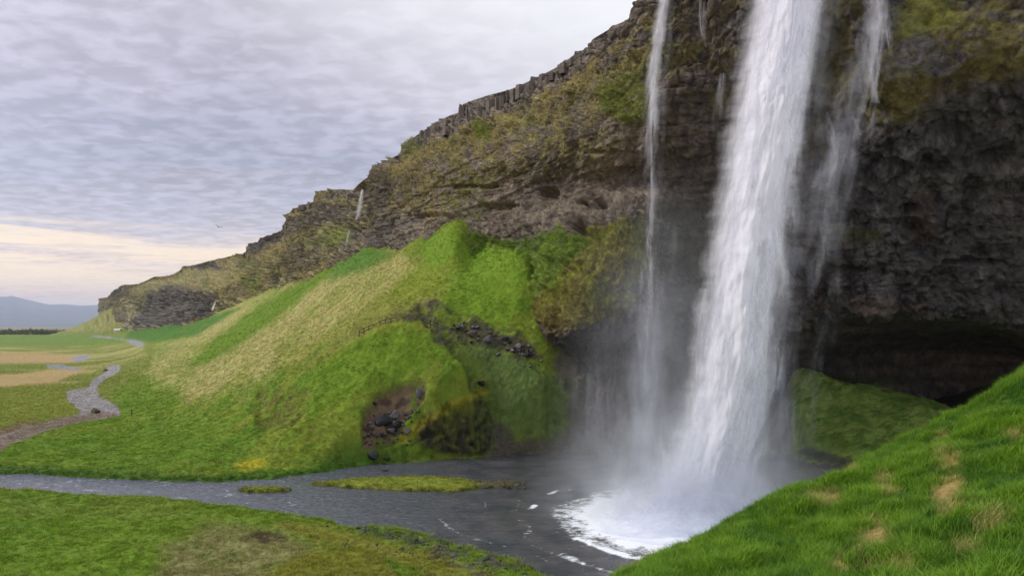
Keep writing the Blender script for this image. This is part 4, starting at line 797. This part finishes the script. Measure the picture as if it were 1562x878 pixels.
# spray thrown up where it lands
def plume(par, cx_, cy_, D, w, h_, seed, dens, lean=0.0):
    nv, nu = 110, 90; v = np.linspace(0, 1, nv); u = np.linspace(-1, 1, nu); U, V = np.meshgrid(u, v); th = U*1.35
    R_ = w*(0.55+0.45*(1-V)); X_ = (cx_-CX)/F*D+np.sin(th)*R_+lean*V; Y_ = D-np.cos(th)*R_*0.55; Z_ = h_*(1-(1-V))*np.ones_like(U)-0.1
    P = np.stack([X_, Y_, Z_], -1); n_ = fbm(np.stack([U*3, V*2.2, U*0+seed], -1), 1, 5, .6, s=400+seed)
    al = sstep(-.55, .65, n_+(0.75-V*1.5))*sstep(1, .5, np.abs(U)+.2*n_)*sstep(1, .45, V+.25*n_)*dens*sstep(0, .05, V)
    me = mesh_np('spray_plume', P, grid_faces(nv, nu)); attr(me, 'alpha', al.ravel()); fl_ = me.attributes.new('flow', 'FLOAT_VECTOR', 'POINT'); fl_.data.foreach_set('vector', np.stack([U*5, V*4, U*0+seed], -1).astype(np.float32).ravel()); return link('spray_plume', me, M_spray, par)
plume(big_t, 1070, 790, 64.8, 6.5, 11, 1, .45); plume(big_t, 1062, 790, 63.6, 4.8, 8, 2, .6); plume(big_t, 1035, 790, 62.8, 6.0, 4.2, 3, .92, -.4); plume(big_t, 1040, 788, 62.4, 3.2, 3.0, 9, .95); plume(big_t, 1100, 790, 64.2, 6.5, 7, 4, .5, .6); plume(big_t, 1000, 775, 65, 5.5, 6.5, 5, .4, -.8); plume(big_t, 1065, 790, 61.5, 7, 2.4, 6, .9); plume(big_t, 1055, 790, 60, 8.5, 1.2, 7, .6); plume(big_t, 1040, 780, 67, 10, 10, 8, .4); plume(big_t, 1010, 785, 61.5, 7, 3.2, 10, .7, -.8); plume(big_t, 1120, 770, 65, 7, 5, 11, .45, .8)
place(big_t)

thin = fall_thing('waterfall', 'thin pale ribbon of a waterfall dropping from the mossy cliff left of the broad fall', (17, 84, 0))
TP = [(1017,-22,88.6,26,.8),(1013,0,87.2,27,.8),(1002,70,86.6,28,.72),(994,150,86,30,.6),(991,240,85.6,34,.46),(990,350,85.3,40,.4),(988,470,85,46,.4),(990,580,84.7,56,.3),(992,690,84.4,80,.15)]
fall_sheet('water_sheet', thin, TP, .9, seed=61, nu=26, nv=420, thr=.05, su=.5, sv=6, edge=.7, bulge=.5, off=0.2); fall_sheet('water_sheet', thin, TP, .7, seed=62, nu=26, nv=420, thr=-.05, su=.4, sv=5, edge=.8, bulge=.4, off=-.5, wmul=.8)
TP2 = [(1020,0,87,46,.4),(1010,90,86.5,46,.35),(1004,200,86,54,.32),(1004,350,85.5,60,.32),(1004,500,85,80,.34),(1010,620,84.6,110,.34),(1010,700,84.3,150,.2)]
fall_sheet('spray_veil', thin, TP2, .5, mat=M_spray, seed=64, nu=36, nv=300, su=1.0, sv=9, sharp=.7, edge=.9, fine=.6, bulge=1); place(thin)

rgt = fall_thing('waterfall', 'broken wind-torn stream of falling water right of the broad fall, against dark rock', (33, 71, 20))
RP = [(1338,-120,74.2,34,.9),(1338,-40,71.8,38,.85),(1336,30,71,36,.7),(1332,90,70.6,32,.6),(1326,140,70.4,32,.52),(1318,190,70.2,30,.38),(1306,235,70,24,.12)]
fall_sheet('water_sheet', rgt, RP, .9, seed=71, nu=36, nv=200, thr=-.1, su=.6, sv=4, tongue=2, edge=.95, bulge=.5, wmul=1.3); fall_sheet('water_sheet', rgt, RP, .5, seed=72, nu=36, nv=200, thr=.0, su=.6, sv=4, tongue=2, edge=.8, bulge=.5, off=.7, wmul=1.3)
for i, pth in enumerate([[(1346,0,70.8,16,.5),(1352,50,70.6,16,.8),(1355,92,70.4,10,.4)],[(1322,60,72.4,14,.4),(1326,120,72.2,20,.7),(1336,160,72,12,.7)],[(1290,165,71.6,12,.3),(1306,195,71.4,20,.7),(1316,222,71.2,12,.5)],[(1262,170,71.4,22,.3),(1272,220,71.3,22,.5),(1266,300,71,20,.1)]]):
    fall_sheet('water_tongue', rgt, pth, .7, seed=80+i, nu=20, nv=90, thr=.0, su=.5, sv=3, edge=1.0, bulge=.3, wmul=1.5)
RV = [(1300,40,73,70,.3),(1290,130,72.6,90,.36),(1275,220,72.2,110,.4),(1258,320,71.8,110,.34),(1246,420,71.5,110,.28),(1230,560,71,110,.25),(1215,700,70.6,130,.15)]
for i in range(2): fall_sheet('spray_veil', rgt, RV, .68, mat=M_spray, seed=90+i, nu=44, nv=240, su=1.6, sv=6, sharp=.55, edge=.95, fine=.7, bulge=1.5, off=i*1.2)
place(rgt)
for k, (lab, pth) in enumerate([('fine trickle of water down the cliff between the thin ribbon and the broad fall', [(1070,-30,85,26,.6),(1068,30,84.6,24,.5),(1072,75,84.4,18,.2)]), ('short faint veil of water beside the left edge of the broad fall', [(1102,112,83,14,.5),(1095,160,82.6,24,.42),(1092,230,82.4,28,.2)]),
                                ('thin double trickle of water close to the left of the broad fall', [(1100,-20,84,20,.5),(1097,20,83.8,16,.4),(1092,60,83.6,12,.15)])]):
    t_ = fall_thing('trickle', lab, tuple(W(pth[1][0], pth[1][1], pth[1][2])));  fall_sheet('water_sheet', t_, pth, .6, seed=100+k, nu=20, nv=120, thr=.0, su=.3, sv=4, edge=.8, bulge=.2, fine=1.5); place(t_)
t_ = fall_thing('waterfall', 'small white waterfall pouring down a notch of the distant cliff', tuple(W(548, 335, 232)))
fall_sheet('upper_fall', t_, [(554,290,236,5,1),(552,305,234,9,1),(549,322,232,11,.9),(546,337,230,10,.5)], 1.0, seed=120, nu=18, nv=90, thr=.1, su=.8, sv=5, edge=.9, bulge=.5, off=-1)
fall_sheet('lower_fall', t_, [(534,350,226,4,.3),(531,368,222,5,.5),(527,386,218,6,.2)], .6, seed=121, nu=12, nv=50, thr=.1, su=2, sv=8, edge=.6, bulge=.5, off=-1); place(t_)
t_ = fall_thing('waterfall', 'tiny white cascade at the foot of the farthest dark cliff', tuple(W(327, 466, 470)))
fall_sheet('water_sheet', t_, [(330,459,478,3,1),(328,465,475,4,1),(325,473,470,6,.7)], 1.0, seed=125, nu=10, nv=40, thr=.2, su=2, sv=8, edge=.8, bulge=.5, off=-1); place(t_)

VP = [[(960,380,80,70,.1),(962,470,79,90,.3),(965,560,78,110,.42),(970,650,77,130,.45),(975,735,76,150,.25)], [(1015,330,75,60,.12),(1010,450,74,80,.35),(1005,560,73,100,.45),(1000,660,72,130,.5),(1000,750,71,160,.3)], [(905,520,84,80,.1),(905,600,83,110,.3),(910,690,82,130,.3)], [(1205,420,72,50,.2),(1196,520,71,60,.4),(1190,620,70,70,.42),(1190,720,69,100,.25)]]
wis = fall_thing('spray', 'pale veils of drifting spray around the foot of the broad fall', (14, 74, 0))
for i, pth in enumerate(VP):
    for j in range(2): fall_sheet('spray_veil', wis, pth, .5, mat=M_spray, seed=140+i*3+j, nu=44, nv=160, su=.9, sv=9, sharp=.6, edge=1.0, fine=.7, bulge=1, off=j*1.4, wmul=1+.2*j)
place(wis)
# mist that hangs over the pool
def mist(name, c, r, peak, seed, scale=0.22):
    bm = bmesh.new(); bmesh.ops.create_icosphere(bm, subdivisions=3, radius=1.0)
    me = bpy.data.meshes.new(name); bm.to_mesh(me); bm.free(); o = link(name, me); o.location = c; o.scale = r
    m = bpy.data.materials.new('mist'); m.use_nodes = True; nt = m.node_tree; nt.nodes.clear(); out = N(nt, 'ShaderNodeOutputMaterial'); pv = N(nt, 'ShaderNodeVolumePrincipled')
    tc = N(nt, 'ShaderNodeTexCoord'); ln = N(nt, 'ShaderNodeVectorMath', operation='LENGTH'); L(nt, tc, 'Object', ln, 0)
    fall_ = math_n(nt, 'POWER', math_n(nt, 'SUBTRACT', 1.0, ln.outputs['Value'], None, True), 1.5)
    geo = N(nt, 'ShaderNodeNewGeometry'); nz = N(nt, 'ShaderNodeTexNoise', i_Scale=scale, i_Detail=3, i_Roughness=0.6); L(nt, geo, 'Position', nz, 0)
    nr = ramp(nt, [(0.35, 0.25), (0.65, 1.6)]); L(nt, nz, 0, nr, 0)
    nt.links.new(math_n(nt, 'MULTIPLY', math_n(nt, 'MULTIPLY', fall_, nr.outputs[0]), peak), pv.inputs['Density']); pv.inputs['Color'].default_value = (0.88, 0.93, 1.0, 1); pv.inputs['Anisotropy'].default_value = 0.2
    L(nt, pv, 0, out, 'Volume'); me.materials.append(m); return tag(o, kind='stuff')
mist('mist', (16.5, 65, 0.5), (17, 11, 13), 0.19, 1)
mist('mist', (17.5, 74, 12), (15, 10, 26), 0.045, 2)

# ------------------------------------------------------------------ low grass tufts over the meadow, the mound and the cliff ledges
m, nt, b, o = new_mat('meadow_tuft'); ai = N(nt, 'ShaderNodeAttribute', attribute_name='icol'); ai.attribute_type = 'INSTANCER'
L(nt, ai, 'Color', b, 'Base Color'); b.inputs['Roughness'].default_value = 0.8; b.inputs['Specular IOR Level'].default_value = 0.1
tr_ = N(nt, 'ShaderNodeBsdfTranslucent'); L(nt, ai, 'Color', tr_, 0); mx_ = N(nt, 'ShaderNodeMixShader', i_0=0.3); L(nt, b, 0, mx_, 1); L(nt, tr_, 0, mx_, 2); L(nt, mx_, 0, o, 0); M_mt = m
T_far = tufts_of('meadow', 4, mat=M_mt, n=11, hgt=0.34, rad=0.26, wid=0.05, lean=1.1, segs=2)
def scatter_col(name, P, scl_, colr):
    o = scatter(name, P, scl_, np.zeros(len(P)), np.zeros(len(P)), T_far, RNG); attr(o.data, 'icol', colr); return o
cxm, rym = (GCOLS[1:]-GCOLS[:-1]), (GROWS[1:]-GROWS[:-1]); areaw = np.outer(rym, cxm)*(GROWS[:-1, None]/F)
okm = (GWS[:-1, :-1] < -0.05) & (GROWS[:-1, None] < 420) & (GROWS[:-1, None] > 46) & (GCOLS[None, :-1] > -15) & (GCOLS[None, :-1] < 960)
lum = GCOL[:-1, :-1]@np.array([.3, .6, .1]); vegm = (GCOL[:-1, :-1, 1] > GCOL[:-1, :-1, 0]*0.78) & (lum > 0.07)
okm |= (GWS[:-1, :-1] < -0.05) & (GCOLS[None, :-1] > 1200) & (GCOLS[None, :-1] < 1480) & (GROWS[:-1, None] < 102) & (GROWS[:-1, None] > 80)
pw = (areaw*okm*vegm*(GROWS[:-1, None]/70.0)**-0.8*sstep(420, 130, GROWS[:-1, None])).ravel(); pw /= pw.sum(); idx = RNG.choice(len(pw), 150000, p=pw); ri_, ci_ = np.divmod(idx, len(GCOLS)-1)
tu, tv = RNG.uniform(0, 1, len(idx)), RNG.uniform(0, 1, len(idx)); yq = GROWS[ri_]+tv*rym[ri_]; xq = (GCOLS[ci_]+tu*cxm[ci_]-CX)/F*yq; zq = ground_z(xq, yq)
cq = GCOL[ri_, ci_]*(1.42+RNG.normal(0, .25, len(idx))+.4*fbm(np.stack([xq, yq, zq], -1), 1.6, 3, s=503))[:, None]; sw_ = (RNG.uniform(0, 1, len(idx)) < .22*sstep(.45, .95, GCOL[ri_, ci_, 0]/GCOL[ri_, ci_, 1]))[:, None]; cq = np.where(sw_, cq*.4+np.array([.34, .29, .10])*.6, cq); kq = fbm(np.stack([xq, yq, zq], -1), 2.5, 3, s=501)
tag(scatter_col('meadow_grass', np.stack([xq, yq, zq-0.03], -1), np.clip(0.75+0.5*kq+RNG.normal(0, .18, len(idx))+0.5*sstep(-1.2, -.2, GWS[ri_, ci_]), .3, 1.7), np.clip(cq, .01, .8)), kind='stuff')
vp = np.clip(veg-0.35, 0, 1)*(CC > 560)*(CC < 1500)*(Y > -40)*(1-wetm); vp = (vp*np.clip(D_/90, .8, 2)).ravel(); vp /= vp.sum(); idv = RNG.choice(len(vp), 20000, p=vp)
Pv = G.reshape(-1, 3)[idv]+RNG.normal(0, .12, (len(idv), 3)); cv = col.reshape(-1, 3)[idv]*(1.5+RNG.normal(0, .35, len(idv)))[:, None]
tag(scatter_col('cliff_grass', Pv, np.clip(1.05*far.ravel()[idv]+RNG.normal(0, .3, len(idv)), .5, 3), np.clip(cv, .01, .8)), kind='stuff')

# ------------------------------------------------------------------ stones
RM = [rock_mesh('boulder', s, 3, (1.25, 1.0, 0.9), 13, 0.12) for s in range(6)]
SM = [rock_mesh('stone', s+20, 2, (1.3, 1.1, 0.8), 9, 0.14) for s in range(5)]
def stone(name, px, py, wpx, mat, label, cat='rock', group=None, sink=0.3, k=None, dmin=40, at=None, hs=1.0):
    p = hit_ground(px, py, dmin) if at is None else np.array(at); r = wpx/2/F*p[1]; me = random.choice(RM if wpx > 7 else SM).copy(); me.materials.clear(); me.materials.append(mat)
    o = link(name, me); o.location = (p[0], p[1], p[2]+r*(0.6-sink)*hs); o.scale = (r*1.1, r*1.1, r*1.15*hs); o.rotation_euler = (random.uniform(-.3, .3), random.uniform(-.3, .3), random.uniform(0, 6.28)); return tag(o, label, cat, group)
stone('boulder', 570, 700, 17, M_wet, 'black wet boulder at the river edge below the earth slip', sink=.1)
stone('boulder', 590, 702, 9, M_wet, 'small dark rock right of the black boulder at river edge', sink=.1)
stone('boulder', 586, 648, 22, M_wet, 'largest black boulder lying inside the brown earth slip', sink=.15)
stone('boulder', 603, 637, 15, M_grey, 'grey black boulder just above the largest one in the earth slip', sink=.15)
stone('boulder', 609, 652, 15, M_wet, 'black rock right of the largest boulder in the earth slip', sink=.15)
stone('boulder', 596, 660, 12, M_grey, 'grey rock under the largest boulder in the earth slip', sink=.15)
stone('boulder', 641, 607, 11, M_grey, 'upright pale grey stone at the right edge of the slip', sink=.1, hs=1.5)
stone('boulder', 574, 667, 10, M_brown, 'brown grey stone low in the earth slip near its left edge', sink=.1, hs=1.4)
stone('boulder', 585, 669, 9, M_wet, 'small black stone at the bottom of the earth slip', sink=.1)
stone('boulder', 622, 663, 11, M_grey, 'grey stone beside the dark bluff of the mound', sink=.1)
stone('boulder', 572, 618, 8, M_wet, 'dark stone near the upper left edge of the earth slip', sink=.1)
stone('boulder', 745, 524, 16, M_grey, 'rounded bluish grey boulder in the rocky gully behind the mound', sink=.1)
stone('boulder', 770, 522, 10, M_wet, 'dark rock just right of the bluish grey boulder', sink=.1)
stone('boulder', 792, 534, 10, M_grey, 'small pale topped rock near the right end of the gully', sink=.1, hs=1.3)
stone('boulder', 806, 545, 14, M_wet, 'black rock at the lower right end of the gully', sink=.1)
stone('boulder', 720, 515, 12, M_brown, 'brown rock in the gully left of the bluish grey boulder', sink=.1)
stone('boulder', 700, 503, 12, M_wet, 'dark rock at the top of the gully', sink=.15)
stone('boulder', 735, 588, 12, M_wet, 'dark rock right behind the crest of the mound', sink=.1)
stone('boulder', 145, 630, 13, M_brown, 'brown boulder lying on the gravel path fork', sink=.2)
stone('boulder', 160, 566, 6, M_brown, 'little dark rock at the narrow far end of the gravel path', sink=.2)
stone('boulder', 588, 717, 14, M_brown, 'flat brown rock washed over by the river near the bank', sink=.3, at=W(588,717,85)*np.array([1, 1, 0]), hs=.5)
for x_, y_, w_ in [(573,801,7),(584,799,6),(590,801,8),(627,802,7),(546,806,6),(499,803,6),(528,832,8),(635,827,9),(592,816,7),(604,812,5),(662,815,5),(575,832,5),(648,842,5),(700,836,6),(690,850,4),(720,860,5),(745,852,5),(770,866,6),(670,834,5),(612,838,6),(559,815,4)]:
    stone('shore_stone', x_, y_, w_, M_wet, 'dark stone scattered on the mossy near shore of the pool', group='dark stones on the near shore')
PB = np.array([(545,803),(600,812),(700,838),(780,865),(830,884)], float)
for i in range(230):
    t_ = random.random(); px_ = np.interp(t_, [0, .25, .6, .85, 1], PB[:, 0])+random.gauss(0, 5); py_ = np.interp(t_, [0, .25, .6, .85, 1], PB[:, 1])+abs(random.gauss(0, 10))-3
    if i % 3 == 0: px_ = random.uniform(560, 800); py_ = random.uniform(815, 876)
    stone('pebble', px_, py_, random.uniform(1.6, 4.2), random.choice([M_wet, M_wet, M_grey]), 'small dark stone on the pebbly near shore of the pool', group='pebbles along the near shore', sink=.25)
for i in range(46):
    px_ = random.uniform(722, 806); py_ = 741+random.gauss(0, 3.2)
    D_s = H*F/(py_-HY); stone('pebble', px_, py_, random.uniform(2, 5), random.choice([M_wet, M_brown, M_grey]), 'small stone on the gravel spit at the tip of the green islet', group='stones on the gravel spit', at=((px_-CX)/F*D_s, D_s, 0.03), sink=.2)
for i in range(70):
    px_ = random.uniform(556, 640); py_ = random.uniform(600, 682)
    if py_ < 640-0.45*(px_-556)*1.0+10: py_ += 30
    stone('rubble_stone', px_, py_, random.uniform(2.5, 6), random.choice([M_brown, M_brown, M_wet, M_grey]), 'small stone in the rubble of the brown earth slip', group='rubble in the earth slip', sink=.2)
for i in range(60):
    t_ = random.random(); px_ = 690+130*t_+random.gauss(0, 5); py_ = 496+52*t_+random.gauss(0, 7)
    stone('rubble_stone', px_, py_, random.uniform(3, 7), random.choice([M_brown, M_wet, M_grey]), 'small dark stone in the rocky gully behind the mound', group='rubble in the gully', sink=.2)

# ------------------------------------------------------------------ wooden railings on the footpath over the mound
def bar(name, a_, b_, th, par, mat=M_wood):
    a_, b_ = Vector(a_), Vector(b_); d = b_-a_; bm = bmesh.new(); bmesh.ops.create_cube(bm, size=1.0)
    me = bpy.data.meshes.new(name)
    for v in bm.verts: v.co = Vector((v.co.x*th*(1.0 if v.co.z < 0 else .9), v.co.y*th, v.co.z*d.length))
    bmesh.ops.bevel(bm, geom=bm.edges[:], offset=th*.12, segments=1, affect='EDGES'); q_ = d.to_track_quat('Z', 'Y').to_matrix().to_4x4(); q_.translation = (a_+b_)/2; bm.transform(q_); bm.to_mesh(me); bm.free(); return link(name, me, mat, par)
def railing(label, pix, D0, n):
    pix = np.array(pix, float); s = np.linspace(0, 1, n); xs = np.interp(s, np.linspace(0, 1, len(pix)), pix[:, 0]); ys_ = np.interp(s, np.linspace(0, 1, len(pix)), pix[:, 1]); Ds = np.interp(s, np.linspace(0, 1, len(pix)), D0)
    P = []
    for x_, y_, d_ in zip(xs, ys_, Ds):
        wx = (x_-CX)/F*d_; P.append((wx, d_, float(max(ground_z(np.array(wx), np.array(d_)), H+(HY-y_)/F*d_-0.5))))
    t = empty('railing', P[0]); tag(t, label, 'railing')
    for p in P: bar('post', (p[0], p[1], p[2]-.4), (p[0], p[1], p[2]+1.1), .13, t)
    for a_, b_ in zip(P[:-1], P[1:]):
        for h_ in (.55, 1.0): bar('rail', (a_[0], a_[1]-.08, a_[2]+h_), (b_[0], b_[1]-.08, b_[2]+h_), .10, t)
    place(t)
railing('weathered wooden railing climbing the footpath left of the mound top', [(548,513),(565,503),(585,493),(605,489)], [104.5,104.5,104,103.5], 8)
railing('short dark wooden railing along the footpath at the mound top', [(628,486),(645,490),(668,499)], [104,104,104], 5)
p = hit_ground(201, 634); t = empty('marker_post', tuple(p)); tag(t, 'small dark post standing in grass right of the gravel path', 'post'); bar('post', (p[0], p[1], p[2]-.3), (p[0], p[1], p[2]+1.1), .16, t); bar('cap', (p[0], p[1], p[2]+1.1), (p[0], p[1], p[2]+1.2), .22, t); place(t)

# ------------------------------------------------------------------ white house below the headland
def plain_mat(name, c, rough=.7):
    m, nt, b, o = new_mat(name); geo = N(nt, 'ShaderNodeNewGeometry'); n = N(nt, 'ShaderNodeTexNoise', i_Scale=.6, i_Detail=4); L(nt, geo, 'Position', n, 0)
    r = ramp(nt, [(.3, tuple(x*.8 for x in c)), (.7, c)]); L(nt, n, 0, r, 0); L(nt, r, 0, b, 'Base Color'); b.inputs['Roughness'].default_value = rough; return m
M_white = plain_mat('white_paint', (.8, .79, .78)); M_pane = plain_mat('dark_window', (.05, .06, .07), .2); M_roofm = plain_mat('pale_sheet_roof', (.72, .70, .70))
p = hit_ground(178, 506, 500, 6000); D = p[1]; u = D/F; h0 = empty('house', tuple(p)); tag(h0, 'small white house with pale pitched roof below the far headland', 'house')
def boxm(name, x0, x1, y0, y1, z0, z1, mat, par, ridge=0.0):
    bm = bmesh.new(); vs = [bm.verts.new(v) for v in [(x0,y0,z0),(x1,y0,z0),(x1,y1,z0),(x0,y1,z0),(x0,y0,z1),(x1,y0,z1),(x1,y1,z1),(x0,y1,z1)]]
    for f in [(0,1,5,4),(1,2,6,5),(2,3,7,6),(3,0,4,7),(3,2,1,0)]: bm.faces.new([vs[i] for i in f])
    if ridge:
        a_ = bm.verts.new((x0, (y0+y1)/2, z1+ridge)); b_ = bm.verts.new((x1, (y0+y1)/2, z1+ridge)); bm.faces.new((vs[4], vs[5], b_, a_)); bm.faces.new((vs[6], vs[7], a_, b_)); bm.faces.new((vs[4], a_, vs[7])); bm.faces.new((vs[5], vs[6], b_))
    else: bm.faces.new([vs[i] for i in (4,5,6,7)])
    me = bpy.data.meshes.new(name); bm.to_mesh(me); bm.free(); return link(name, me, mat, par)
X0, Y0, Z0 = p; boxm('wall', X0-4.5*u, X0+4.5*u, Y0, Y0+7, Z0-1, Z0+2.6*u, M_white, h0); boxm('roof', X0-5*u, X0+5*u, Y0-.6, Y0+7.6, Z0+2.6*u+.01, Z0+2.9*u, M_roofm, h0, 2.0*u)
for k in (-2.6, 0, 2.6): boxm('window', X0+(k-.4)*u, X0+(k+.4)*u, Y0-.08, Y0+.1, Z0+.9*u, Z0+1.9*u, M_pane, h0)
place(h0)

# ------------------------------------------------------------------ trees far out on the plain
M_leaf = bpy.data.materials.new('far_foliage'); M_leaf.use_nodes = True; b = M_leaf.node_tree.nodes['Principled BSDF']; nt = M_leaf.node_tree; geo = N(nt, 'ShaderNodeNewGeometry'); n = N(nt, 'ShaderNodeTexNoise', i_Scale=.12, i_Detail=4); L(nt, geo, 'Position', n, 0)
r = ramp(nt, [(.35, (.035, .055, .02)), (.65, (.11, .115, .045))]); L(nt, n, 0, r, 0); L(nt, r, 0, b, 'Base Color'); b.inputs['Roughness'].default_value = .95
M_bark = plain_mat('bark', (.10, .075, .055), .9)
def leaf_cloud(cx_, cy_, cz_, rw_, rh_, n_, sz, rg_):
    V = []; Q = []
    for _ in range(n_):
        d = rg_.normal(0, 1, 3); d /= np.linalg.norm(d); r = rg_.uniform(.35, 1)**.5; c = np.array([cx_+d[0]*r*rw_, cy_+d[1]*r*rw_, cz_+d[2]*r*rh_]); a_ = rg_.normal(0, 1, 3); a_ /= np.linalg.norm(a_); b_ = np.cross(a_, rg_.normal(0, 1, 3)); b_ /= np.linalg.norm(b_); s = sz*rg_.uniform(.6, 1.3); i = len(V)
        V += [c-a_*s, c+b_*s*.7, c+a_*s, c-b_*s*.7]; Q.append((i, i+1, i+2, i+3))
    return V, Q
rt = np.random.default_rng(3)
V = []; Q = []
for i in range(420):
    px_ = rt.uniform(-60, 172); row = rt.choice([0, 1, 2]); D = (1420, 1700, 2100)[row]*rt.uniform(.96, 1.04); hgt = (rt.uniform(5, 9) if px_ > 20 else rt.uniform(3, 8))*(1 if row else .8)*(.75 if px_ > 120 else 1); x_ = (px_-CX)/F*D
    v, q_ = leaf_cloud(x_, D, .4*hgt+1, rt.uniform(3, 6), hgt*.55, 34, 1.3, rt); Q += [tuple(k+len(V) for k in t_) for t_ in q_]; V += v
me = mesh_np('hedgerow', np.array(V), np.array(Q)); o = link('hedgerow', me, M_leaf); tag(o, kind='stuff')
for px_, hh, lab in [(14, 13, 'taller bare tree sticking out of the far hedge nearest the left border'), (47, 15, 'tallest pale tree rising from the middle of the far hedge'), (64, 12, 'rounded tree rising from the far hedge beside the tallest one'), (98, 11, 'low wide tree in the far hedge toward the headland')]:
    D = 1500.; x_ = (px_-CX)/F*D; t = empty('tree', (x_, D, 1)); tag(t, lab, 'tree'); bm = bmesh.new(); bmesh.ops.create_cone(bm, segments=8, radius1=.5, radius2=.15, depth=hh*.8); bmesh.ops.translate(bm, verts=bm.verts, vec=(x_, D, hh*.4)); me = bpy.data.meshes.new('trunk'); bm.to_mesh(me); bm.free(); link('trunk', me, M_bark, t)
    v, q_ = leaf_cloud(x_, D, hh*.66, hh*.22+1.2, hh*.36, 90, .9, rt); link('crown', mesh_np('crown', np.array(v), np.array(q_)), M_leaf, t); place(t)

# ------------------------------------------------------------------ birds over the headland
M_bird = plain_mat('grey_feathers', (.09, .09, .10), .8)
for px_, py_, D, rz, lab in [(333, 346, 95, .4, 'small dark bird gliding in the sky farther from the cliff'), (389, 378, 80, -.9, 'small dark bird flying close to the cliff edge with wings raised')]:
    bm = bmesh.new(); bmesh.ops.create_uvsphere(bm, u_segments=10, v_segments=7, radius=.07)
    for v in bm.verts: v.co.y *= 2.6; v.co.x *= .8
    for s in (-1, 1):
        w_ = [bm.verts.new(c) for c in [(s*.04, .07, .02), (s*.22, .10, .13), (s*.46, .0, .08), (s*.22, -.05, .13), (s*.04, -.07, .02)]]; bm.faces.new(w_)
        w2 = [bm.verts.new((v.co.x, v.co.y, v.co.z-.012)) for v in w_]; bm.faces.new(w2[::-1])
        for i in range(5): bm.faces.new((w_[i], w_[(i+1) % 5], w2[(i+1) % 5], w2[i]))
    tl = [bm.verts.new(c) for c in [(-.02, -.15, .0), (.02, -.15, .0), (.06, -.3, .01), (-.06, -.3, .01)]]; bm.faces.new(tl)
    me = bpy.data.meshes.new('bird'); bm.to_mesh(me); bm.free(); o = link('bird', me, M_bird); o.location = W(px_, py_, D); o.scale = (1.35,)*3; o.rotation_euler = (.35, .35, rz); tag(o, lab, 'bird')

# ------------------------------------------------------------------ mountains beyond the plain
mx_ = np.array([(-700,456),(-400,448),(-150,455),(0,452),(9,452.3),(17,451),(22,452.5),(31,456.5),(44,460),(55,463),(80,464.2),(98,463.6),(123,466),(145,465),(166,464.5),(220,468),(300,474),(420,486),(600,495)], float)
mc = np.linspace(-600, 500, 420); mt_ = np.linspace(0, 1, 90); prof = (HY-np.interp(mc, mx_[:, 0], mx_[:, 1]))
A_, T_ = np.meshgrid(mc, mt_); Dm = 14000+9000*T_; hz = H+prof[None]*23000/F*T_**1.25; P = np.stack([(A_-CX)/F*Dm, Dm, hz], -1)
rd_ = fbm(P, (2600, 2600, 9e9), 5, .55, s=601); P[..., 2] += (rd_*150-40)*T_*(1-T_)*3-25*(1-T_); bk_ = P[-1].copy(); bk_[:, 1] += 4000; bk_[:, 2] -= 500; P = np.concatenate([P, bk_[None]])
me = mesh_np('mountains', P, grid_faces(len(P), len(mc))); cm = np.broadcast_to(np.array([.05, .055, .06]), P.shape); cm = lay(cm, sstep(-.1, .5, fbm(P, (3000, 3000, 300), 4, s=602))*.6, np.array([.09, .085, .08])); attr(me, 'Col', cm.reshape(-1, 3)); tag(link('mountains', me, M_far), kind='structure')

# ------------------------------------------------------------------ air
bm = bmesh.new(); bmesh.ops.create_cube(bm, size=1.0); me = bpy.data.meshes.new('haze'); bm.to_mesh(me); bm.free(); hz_o = link('haze', me); hz_o.location = (0, 17000, 598); hz_o.scale = (90000, 35000, 1202)
hm = bpy.data.materials.new('haze'); hm.use_nodes = True; nt = hm.node_tree; nt.nodes.clear(); out = N(nt, 'ShaderNodeOutputMaterial'); pv = N(nt, 'ShaderNodeVolumePrincipled'); pv.inputs['Density'].default_value = 4.0e-5; pv.inputs['Color'].default_value = (.66, .74, 1, 1); L(nt, pv, 0, out, 'Volume'); me.materials.append(hm); tag(hz_o, kind='stuff')
